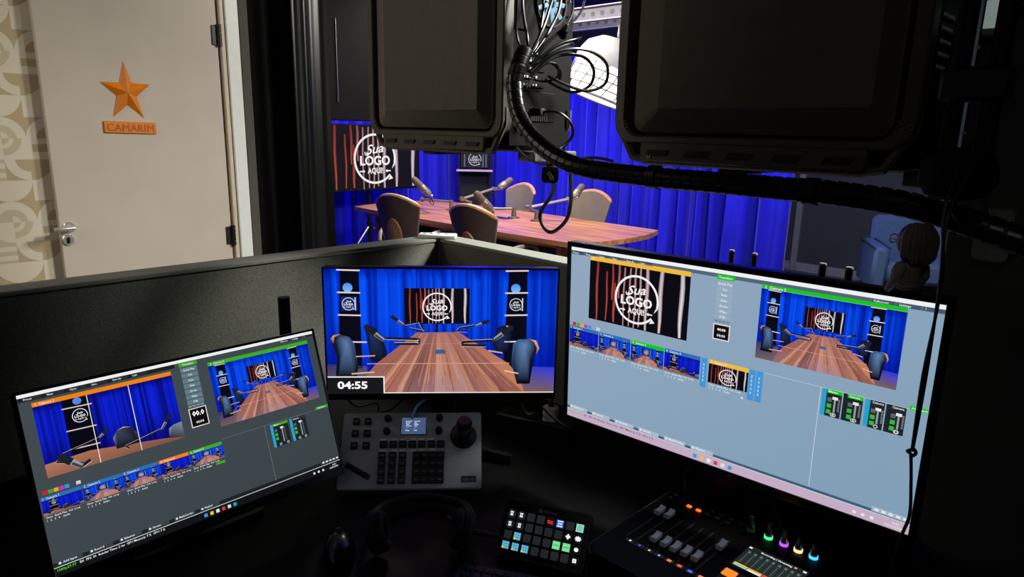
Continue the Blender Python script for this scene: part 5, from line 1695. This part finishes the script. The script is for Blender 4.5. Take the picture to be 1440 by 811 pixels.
# --- computer cases
case_m = mat('case_metal', (86, 81, 70), 0.5, metal=0.1, noise=0.12, scale=30)
case_rim = mat('case_rim', (80, 76, 68), 0.45, metal=0.2, noise=0.1)
case_dark = mat('case_dark', (8, 8, 8), 0.6, noise=0.15, spec=0.12)
brass = mat('brass', (170, 150, 90), 0.35, metal=0.9)
def make_case(label, loc, grom):
    t = thing('computer_case', label, 'computer', loc, group='computer cases hanging above the partition')
    G().box((0.325, 0.168, 0.306), (0.61, 0.262, 0.584), 0.006).build('chassis', case_dark, t)
    def outl(x0, x1, z0, z1, r, y):
        w, h = x1 - x0, z1 - z0
        return [((x0 + x1) / 2 + a, y, (z0 + z1) / 2 + b) for a, b in rrect(w, h, r, 4)]
    # rim around the side
    rim_ = [outl(0.0, 0.65, 0.045, 0.605, 0.05, 0.038), outl(0.0, 0.65, 0.045, 0.605, 0.05, 0.004), outl(0.004, 0.646, 0.049, 0.601, 0.048, 0.0), outl(0.026, 0.624, 0.060, 0.590, 0.04, 0.0), outl(0.030, 0.620, 0.064, 0.586, 0.04, 0.006), outl(0.030, 0.620, 0.064, 0.586, 0.04, 0.038), outl(0.0, 0.65, 0.045, 0.605, 0.05, 0.038)]
    G().loft(rim_, cap=False).build('side_rim', case_rim, t)
    sp_ = G()
    sp_.loft([outl(0.056, 0.612, 0.070, 0.58, 0.03, 0.036), outl(0.056, 0.612, 0.070, 0.58, 0.03, 0.002), outl(0.060, 0.608, 0.074, 0.576, 0.03, -0.001), outl(0.142, 0.582, 0.122, 0.545, 0.008, -0.034)])
    sp_.build('side_panel', case_m, t, smooth=10)
    # far side glass
    G().box((0.325, 0.303, 0.335), (0.56, 0.006, 0.50), 0.002).build('far_side_panel', black_gloss, t)
    # lower skirt with slots
    sk = G().box((0.325, 0.012, 0.030), (0.50, 0.020, 0.052), 0.005).build('lower_skirt', case_rim, t)
    for k in range(5):
        G().prism([(-0.030, -0.006), (0.022, -0.006), (0.030, 0.006), (-0.022, 0.006)], 0, 0.004, Matrix.Translation((0.125 + 0.10 * k, 0.0015, 0.026)) @ UPX).build('vent_slot', slot_m, sk)
    # handles: bent bars along bottom and top, both sides
    for y in (0.016, 0.290):
        for z0, sg in ((0.0, 1), (0.65, -1)):
            path = [(0.006, y, z0 + sg * 0.13), (0.006, y, z0 + sg * 0.085), (0.050, y, z0 + sg * 0.012), (0.090, y, z0 + sg * 0.006), (0.560, y, z0 + sg * 0.006), (0.600, y, z0 + sg * 0.012), (0.644, y, z0 + sg * 0.085), (0.644, y, z0 + sg * 0.13)]
            G().tube(path, 0.0095, 6).build('handle_bar', case_m, t)
    for x in (0.012, 0.638):
        for k in range(8):
            G().box((x + (0.004 * k if x < 0.3 else -0.004 * k), 0.010, 0.118 - 0.0075 * k), (0.018, 0.016, 0.004), 0.001).build('grip_rib', case_rim, t)
    # rear plate
    rp_ = G().box((0.636, 0.168, 0.310), (0.012, 0.266, 0.575), 0.003).build('rear_plate', case_dark, t)
    G().box((0.643, 0.15, 0.135), (0.006, 0.15, 0.085), 0.003).build('power_supply', case_dark, rp_)
    for k in range(9):
        G().box((0.6465, 0.115 + 0.009 * k, 0.115), (0.002, 0.004, 0.04)).build('psu_vent', slot_m, rp_)
    for j in range(5):
        s_ = G().box((0.6445, 0.118, 0.196 + 0.022 * j), (0.004, 0.115, 0.014), 0.001).build('expansion_slot', case_dark, rp_)
        for k in range(6):
            G().box((0.6472, 0.075 + 0.0125 * k, 0.196 + 0.022 * j), (0.0016, 0.006, 0.006)).build('slot_hole', mat('slot_hole', (240, 240, 238), 0.5), s_)
    G().box((0.6445, 0.075, 0.42), (0.006, 0.05, 0.16), 0.002).build('port_panel', case_dark, rp_)
    fr = G()
    ringprism(fr, 0.066, 0.060, 0, 0.006, 28, Matrix.Translation((0.6425, 0.195, 0.425)) @ Matrix.Rotation(R(90), 4, 'Y'))
    fr.build('fan_frame', dark_metal, rp_)
    for k in range(9):
        a = R(40 * k)
        G().box((0, 0.036, 0), (0.004, 0.044, 0.012), 0.001, Matrix.Translation((0.6445, 0.195, 0.425)) @ Matrix.Rotation(a, 4, 'X') @ Matrix.Rotation(R(25), 4, 'Y')).build('fan_blade', mat('fan_blade_lit', (120, 150, 170), 0.4, emit=(150, 200, 230), strength=0.55), rp_)
    for z in (0.40, 0.44, 0.47):
        G().box((0.648, 0.275, z), (0.004, 0.006, 0.006)).build('thumb_screw', grey_metal, rp_)
    # brass grommets on the side corner
    for x, z in () if not grom else ((0.627, 0.097), (0.641, 0.088), (0.547, 0.018), (0.103, 0.018)):
        g = G()
        ringprism(g, 0.0055, 0.0030, 0, 0.004, 16, Matrix.Translation((x, -0.001 if z > 0.05 else 0.003, z)) @ UPX)
        g.build('grommet', brass, t)
    # tray and hanger straps up to the ceiling
    G().box((0.645, 0.20, -0.006), (0.07, 0.19, 0.030), 0.003).build('support_tray', mat('tray_grey', (110, 112, 110), 0.5, metal=0.4), t)
    G().box((0.30, 0.155, -0.008), (0.06, 0.27, 0.008), 0.002).build('support_bar', dark_metal, t)
    for x in (0.30, 0.645):
        G().cyl((x - 0.02, 0.300, -0.012), (x - 0.02, 0.300, 1.52), 0.004, n=8).build('hanger_rod', dark_metal, t)
    return t
case1 = make_case('left hanging computer case, its rear open toward looping cables', (-2.04, 1.36, 1.48), False)
make_case('right hanging computer case with dark flat side panel above the large monitor', (-1.007, 1.36, 1.48), True)

# --- cable bundle in spiral wrap
bd_pts = [(-1.312, 1.365, 1.755), (-1.306, 1.335, 1.71), (-1.302, 1.318, 1.66), (-1.262, 1.30, 1.58), (-1.182, 1.29, 1.515), (-1.06, 1.285, 1.470), (-0.883, 1.30, 1.455), (-0.707, 1.30, 1.453), (-0.557, 1.30, 1.451), (-0.427, 1.30, 1.448), (-0.312, 1.30, 1.435), (-0.165, 1.30, 1.396), (0.02, 1.32, 1.32), (0.2, 1.42, 1.2)]
bu = thing('cable_bundle', 'thick black cable bundle in spiral wrap sweeping under both cases', 'cable', (0, 0, 0))
bp_ = smooth_path(bd_pts, 14)
G().tube(bp_, 0.0205, 12).build('core', rubber, bu)
def spiral(path, r, pitch, width, n_per=12):
    # resample by arc length
    P_ = [Vector(p) for p in path]
    acc = [0]
    for a, b in zip(P_[:-1], P_[1:]):
        acc.append(acc[-1] + (b - a).length)
    tot = acc[-1]
    g = G()
    vs, fs = [], []
    N = int(tot / pitch * n_per)
    u = (P_[1] - P_[0]).orthogonal().normalized()
    j = 0
    for i in range(N + 1):
        s_ = tot * i / N
        while j < len(acc) - 2 and acc[j + 1] < s_:
            j += 1
        f = (s_ - acc[j]) / max(1e-9, acc[j + 1] - acc[j])
        p = P_[j].lerp(P_[j + 1], f)
        t = (P_[j + 1] - P_[j]).normalized()
        u = (u - t * u.dot(t)).normalized()
        w = t.cross(u)
        a = 2 * PI * i / n_per
        d = u * math.cos(a) + w * math.sin(a)
        k = len(vs)
        vs += [p + d * r - t * width / 2, p + d * (r + 0.0016) - t * width / 2 * 0.9, p + d * (r + 0.0008) + t * width / 2, p + d * (r - 0.0006) + t * width / 2]
        if i:
            for q_ in range(4):
                fs.append((k - 4 + q_, k - 4 + (q_ + 1) % 4, k + (q_ + 1) % 4, k + q_))
    g.add(vs, fs)
    return g
spiral(bp_, 0.0212, 0.024, 0.0195).build('spiral_wrap', mat('spiral_black', (24, 24, 25), 0.28, noise=0.1), bu)
for p_ in ((-0.845, 1.30, 1.455), (-0.50, 1.30, 1.4495)):
    G().cyl((p_[0] - 0.012, p_[1], p_[2]), (p_[0] + 0.012, p_[1], p_[2]), 0.0255, n=18).build('tie', black, bu)

# loose cables at the rear of the left case
LC = 'loose cables behind the left computer case'
rnd = random.Random(5)
loops = [
    [(-1.375, 1.42, 2.0), (-1.36, 1.40, 1.88), (-1.35, 1.41, 1.80), (-1.33, 1.40, 1.75)],
    [(-1.375, 1.50, 2.0), (-1.34, 1.46, 1.86), (-1.32, 1.42, 1.78), (-1.31, 1.37, 1.72)],
    [(-1.375, 1.54, 2.02), (-1.33, 1.52, 1.90), (-1.32, 1.47, 1.82), (-1.31, 1.40, 1.75)],
    [(-1.375, 1.58, 2.0), (-1.32, 1.56, 1.90), (-1.30, 1.52, 1.84), (-1.30, 1.44, 1.78), (-1.31, 1.39, 1.72)],
    [(-1.375, 1.60, 1.80), (-1.33, 1.58, 1.79), (-1.29, 1.52, 1.785), (-1.29, 1.45, 1.76), (-1.305, 1.38, 1.70)],
    [(-1.31, 1.38, 1.70), (-1.28, 1.45, 1.755), (-1.26, 1.55, 1.77), (-1.27, 1.66, 1.745), (-1.29, 1.69, 1.69), (-1.31, 1.63, 1.665), (-1.33, 1.55, 1.68), (-1.35, 1.50, 1.70)],
    [(-1.31, 1.385, 1.69), (-1.29, 1.46, 1.745), (-1.28, 1.56, 1.755), (-1.29, 1.63, 1.725), (-1.31, 1.64, 1.68), (-1.33, 1.58, 1.66), (-1.36, 1.50, 1.69)],
    [(-1.31, 1.38, 1.66), (-1.32, 1.42, 1.71), (-1.33, 1.48, 1.735), (-1.34, 1.54, 1.715), (-1.36, 1.56, 1.69)],
    [(-1.31, 1.37, 1.66), (-1.31, 1.43, 1.72), (-1.32, 1.50, 1.73), (-1.34, 1.53, 1.70), (-1.36, 1.50, 1.685), (-1.37, 1.46, 1.69)],
    [(-1.375, 1.385, 2.02), (-1.355, 1.375, 1.90), (-1.36, 1.38, 1.80), (-1.335, 1.39, 1.74), (-1.312, 1.37, 1.71)],
    [(-1.375, 1.62, 2.02), (-1.31, 1.60, 1.93), (-1.29, 1.55, 1.86), (-1.295, 1.46, 1.80), (-1.31, 1.39, 1.74)],
    [(-1.375, 1.52, 2.05), (-1.34, 1.50, 1.93), (-1.32, 1.46, 1.86), (-1.31, 1.42, 1.80), (-1.312, 1.38, 1.74)],
    [(-1.375, 1.64, 1.80), (-1.32, 1.60, 1.81), (-1.28, 1.54, 1.80), (-1.285, 1.46, 1.775), (-1.31, 1.39, 1.72)],
    [(-1.375, 1.40, 1.95), (-1.37, 1.385, 1.84), (-1.355, 1.39, 1.76), (-1.32, 1.385, 1.71)],
    [(-1.375, 1.47, 1.93), (-1.35, 1.45, 1.85), (-1.33, 1.44, 1.80), (-1.315, 1.40, 1.745)],
]
for k, pts in enumerate(loops):
    cable({5: 'largest outer cable loop crossing the white lantern', 6: 'second cable loop just inside the largest one', 7: 'small cable loop above the rear slots of left case'}.get(k, 'thin black cable running from the left case down into the bundle'), pts, rnd.choice([0.0032, 0.004, 0.0046]), mat('cable_gloss', (12, 12, 13), 0.34, spec=0.35), LC)
cn = thing('cable_connector', 'grey round cable connector hanging among the cables near the fan', 'connector', (-1.30, 1.50, 1.80), (R(35), R(30), R(20)))
G().lathe([(0, 0), (0.010, 0), (0.0125, 0.004), (0.0125, 0.022), (0.010, 0.026), (0, 0.026)], 16).build('sleeve', dark_metal, cn)
G().lathe([(0, 0.026), (0.009, 0.026), (0.009, 0.042), (0.006, 0.046), (0, 0.046)], 16).build('tip', grey_metal, cn)
for k in range(3):
    G().tube([(0.0128 * math.cos(2 * PI * i / 16), 0.0128 * math.sin(2 * PI * i / 16), 0.006 + 0.006 * k) for i in range(17)], 0.001, 5).build('ridge', black, cn)
pc = thing('power_plug', 'black power plug in the left case with cable bending down', 'plug', (-1.385, 1.475, 1.60))
G().box((0.022, 0, 0), (0.045, 0.028, 0.022), 0.004).build('body', black, pc)
G().tube(smooth_path([(0.04, 0.0, 0), (0.075, 0.03, 0.0), (0.09, 0.07, -0.03), (0.085, 0.08, -0.07), (0.075, 0.04, -0.10), (0.10, -0.02, -0.11)], 6), 0.0045, 8).build('cable', MATS['cable_gloss'], pc)

# webcam under the left case and its hanging cable loop
wc = thing('webcam', 'small square webcam hanging below the cable bundle', 'webcam', (-1.25, 1.409, 1.455), (0, 0, R(44)))
G().prism(rrect(0.046, 0.044, 0.012), 0, 0.022, Matrix.Translation((0, -0.0, -0.022)) @ UPX).build('body', mat('webcam_grey', (84, 90, 94), 0.4), wc)
lens = G().lathe([(0, 0), (0.012, 0), (0.012, 0.003), (0.009, 0.004), (0, 0.002)], 20, Matrix.Translation((0, -0.0215, -0.022)) @ UPX).build('lens_ring', black_gloss, wc)
g = G()
g.loft([[(x * s_, -0.022 - d_, -0.022 + z * s_) for x, z in rrect(0.046, 0.044, 0.012)] for s_, d_ in ((1.0, 0.0), (1.0, 0.002), (0.92, 0.002), (0.92, 0.0))], cap=False)
g.build('face_rim', grey_metal, wc)
G().box((0, -0.008, 0.006), (0.022, 0.014, 0.016), 0.003).build('mount', black, wc)
cable('black cable hanging in a long loop above the table end', [(-1.19, 1.33, 1.448), (-1.245, 1.42, 1.41), (-1.29, 1.465, 1.372), (-1.345, 1.48, 1.31), (-1.33, 1.485, 1.268), (-1.295, 1.485, 1.263), (-1.25, 1.485, 1.30), (-1.235, 1.485, 1.35), (-1.238, 1.485, 1.42), (-1.24, 1.47, 1.475)], 0.0056)
cable('thin black cable running from the webcam to the right case', [(-1.37, 1.40, 1.50), (-1.31, 1.38, 1.475), (-1.24, 1.37, 1.462), (-1.15, 1.36, 1.475), (-1.05, 1.345, 1.487), (-0.99, 1.34, 1.482)], 0.0035)

# --- mount hanging at the right with posts and round pod
hm = thing('pole_mount', 'black hanging pole mount with rounded pod beside the right case', 'mount', (-0.255, 1.22, 1.50))
g = G()
rings = []
for z, rx in ((-0.040, 0.020), (-0.034, 0.040), (-0.015, 0.052), (0.012, 0.052), (0.03, 0.042), (0.038, 0.022)):
    rings.append([(rx * math.cos(2 * PI * k / 24), rx * math.sin(2 * PI * k / 24), z) for k in range(24)])
g.loft(rings)
g.build('pod', case_dark, hm)
for x in (-0.022, 0.026):
    G().cyl((x, 0.01, 0.03), (x, 0.01, 1.5), 0.013, n=14).build('post', case_dark, hm)
G().box((0.002, 0.01, 0.13), (0.09, 0.045, 0.05), 0.006).build('clamp_block', black, hm)
G().tube(smooth_path([(0.03, 0.0, -0.02), (0.045, -0.01, -0.055), (0.03, -0.02, -0.075), (0.01, -0.02, -0.062), (0.0, -0.01, -0.03)], 6), 0.004, 7).build('cable_loop', MATS['cable_gloss'], hm)
for z in (0.06, 0.18, 0.25):
    G().cyl((0.002, -0.012, z), (0.002, -0.018, z), 0.003, n=8).build('screw', chrome, hm)
WC = 'cables on the right wall'
WL_ = ('topmost glossy cable rising across the right wall', 'second glossy cable sagging across the right wall', 'lowest sagging glossy cable on the right wall', 'glossy cable curving up beside the round coil', 'black cable rising past the pale wall box')
for k, pts in enumerate(([(-0.30, 1.60, 1.86), (-0.18, 1.60, 1.90), (-0.05, 1.61, 1.96), (0.1, 1.61, 2.0)],
            [(-0.30, 1.60, 1.80), (-0.18, 1.60, 1.77), (-0.05, 1.61, 1.80), (0.1, 1.61, 1.86)],
            [(-0.30, 1.59, 1.83), (-0.2, 1.60, 1.76), (-0.1, 1.61, 1.74), (0.1, 1.61, 1.77)],
            [(-0.22, 1.60, 1.60), (-0.16, 1.60, 1.72), (-0.06, 1.61, 1.78), (0.06, 1.61, 1.80)],
            [(-0.20, 1.605, 1.34), (-0.14, 1.605, 1.40), (-0.06, 1.607, 1.48), (0.1, 1.607, 1.6)])):
    cable(WL_[k], pts, 0.006, MATS['cable_gloss'], WC)
ring_pts = [(-0.11 + 0.085 * math.cos(R(a)), 1.600 + 0.004 * math.sin(R(a * 2)), 1.585 + 0.105 * math.sin(R(a))) for a in range(0, 361, 15)]
cable('round coil of thick black cable on the right wall', ring_pts, 0.009, MATS['cable_gloss'], k=2)
wb = thing('wall_box', 'pale grey rounded dispenser box on the dark right wall', 'wall box', (-0.255, 1.62, 1.372))
G().prism(rrect(0.060, 0.10, 0.012), 0, 0.045, Matrix.Translation((0, 0, 0)) @ UPX).build('body', mat('wallbox_grey', (120, 124, 118), 0.5), wb)
G().prism(rrect(0.052, 0.03, 0.008), 0.0451, 0.048, Matrix.Translation((0, 0, 0.028)) @ UPX).build('cover', mat('wallbox_grey', (120, 124, 118), 0.5), wb)
hc = thing('knotted_cord', 'double black cord with a knot hanging over the right monitor edge', 'cord', (-0.225, 1.08, 1.45))
G().tube(smooth_path([(-0.012, 0.11, 0.10), (-0.009, 0.0, 0.01), (0.002, 0, -0.095), (-0.002, 0, -0.23), (0.0, 0, -0.35)], 6), 0.0021, 6).build('strand', rubber, hc)
G().tube(smooth_path([(0.008, 0.11, 0.10), (-0.003, 0.0, 0.0), (0.0, 0, -0.10), (0.002, 0.001, -0.23), (0.001, 0, -0.35)], 6), 0.0021, 6).build('strand', rubber, hc)
g = G()
g.tube([(0.004 * math.cos(a) + 0.0015 * math.cos(3 * a), 0.004 * math.sin(2 * a), -0.352 + 0.006 * math.sin(a)) for a in [2 * PI * k / 24 for k in range(25)]], 0.0026, 6)
g.build('knot', rubber, hc)
G().tube(smooth_path([(0.0, 0, -0.357), (0.006, 0, -0.40), (0.011, 0, -0.45), (0.005, 0, -0.49), (-0.001, 0, -0.55)], 6), 0.0026, 6).build('tail', rubber, hc)

lf = thing('wall_light', 'small pale lit fitting at the top of the right wall', 'light', (-0.318, 1.6195, 1.75))
G().box((0, -0.012, 0.04), (0.040, 0.024, 0.10), 0.004).build('body', mat('fitting_grey', (120, 124, 128), 0.5), lf)
G().box((0, -0.0255, 0.03), (0.030, 0.003, 0.05), 0.001).build('lens', mat('fitting_lens', (200, 210, 205), 0.4, emit=(150, 165, 158), strength=0.5), lf)
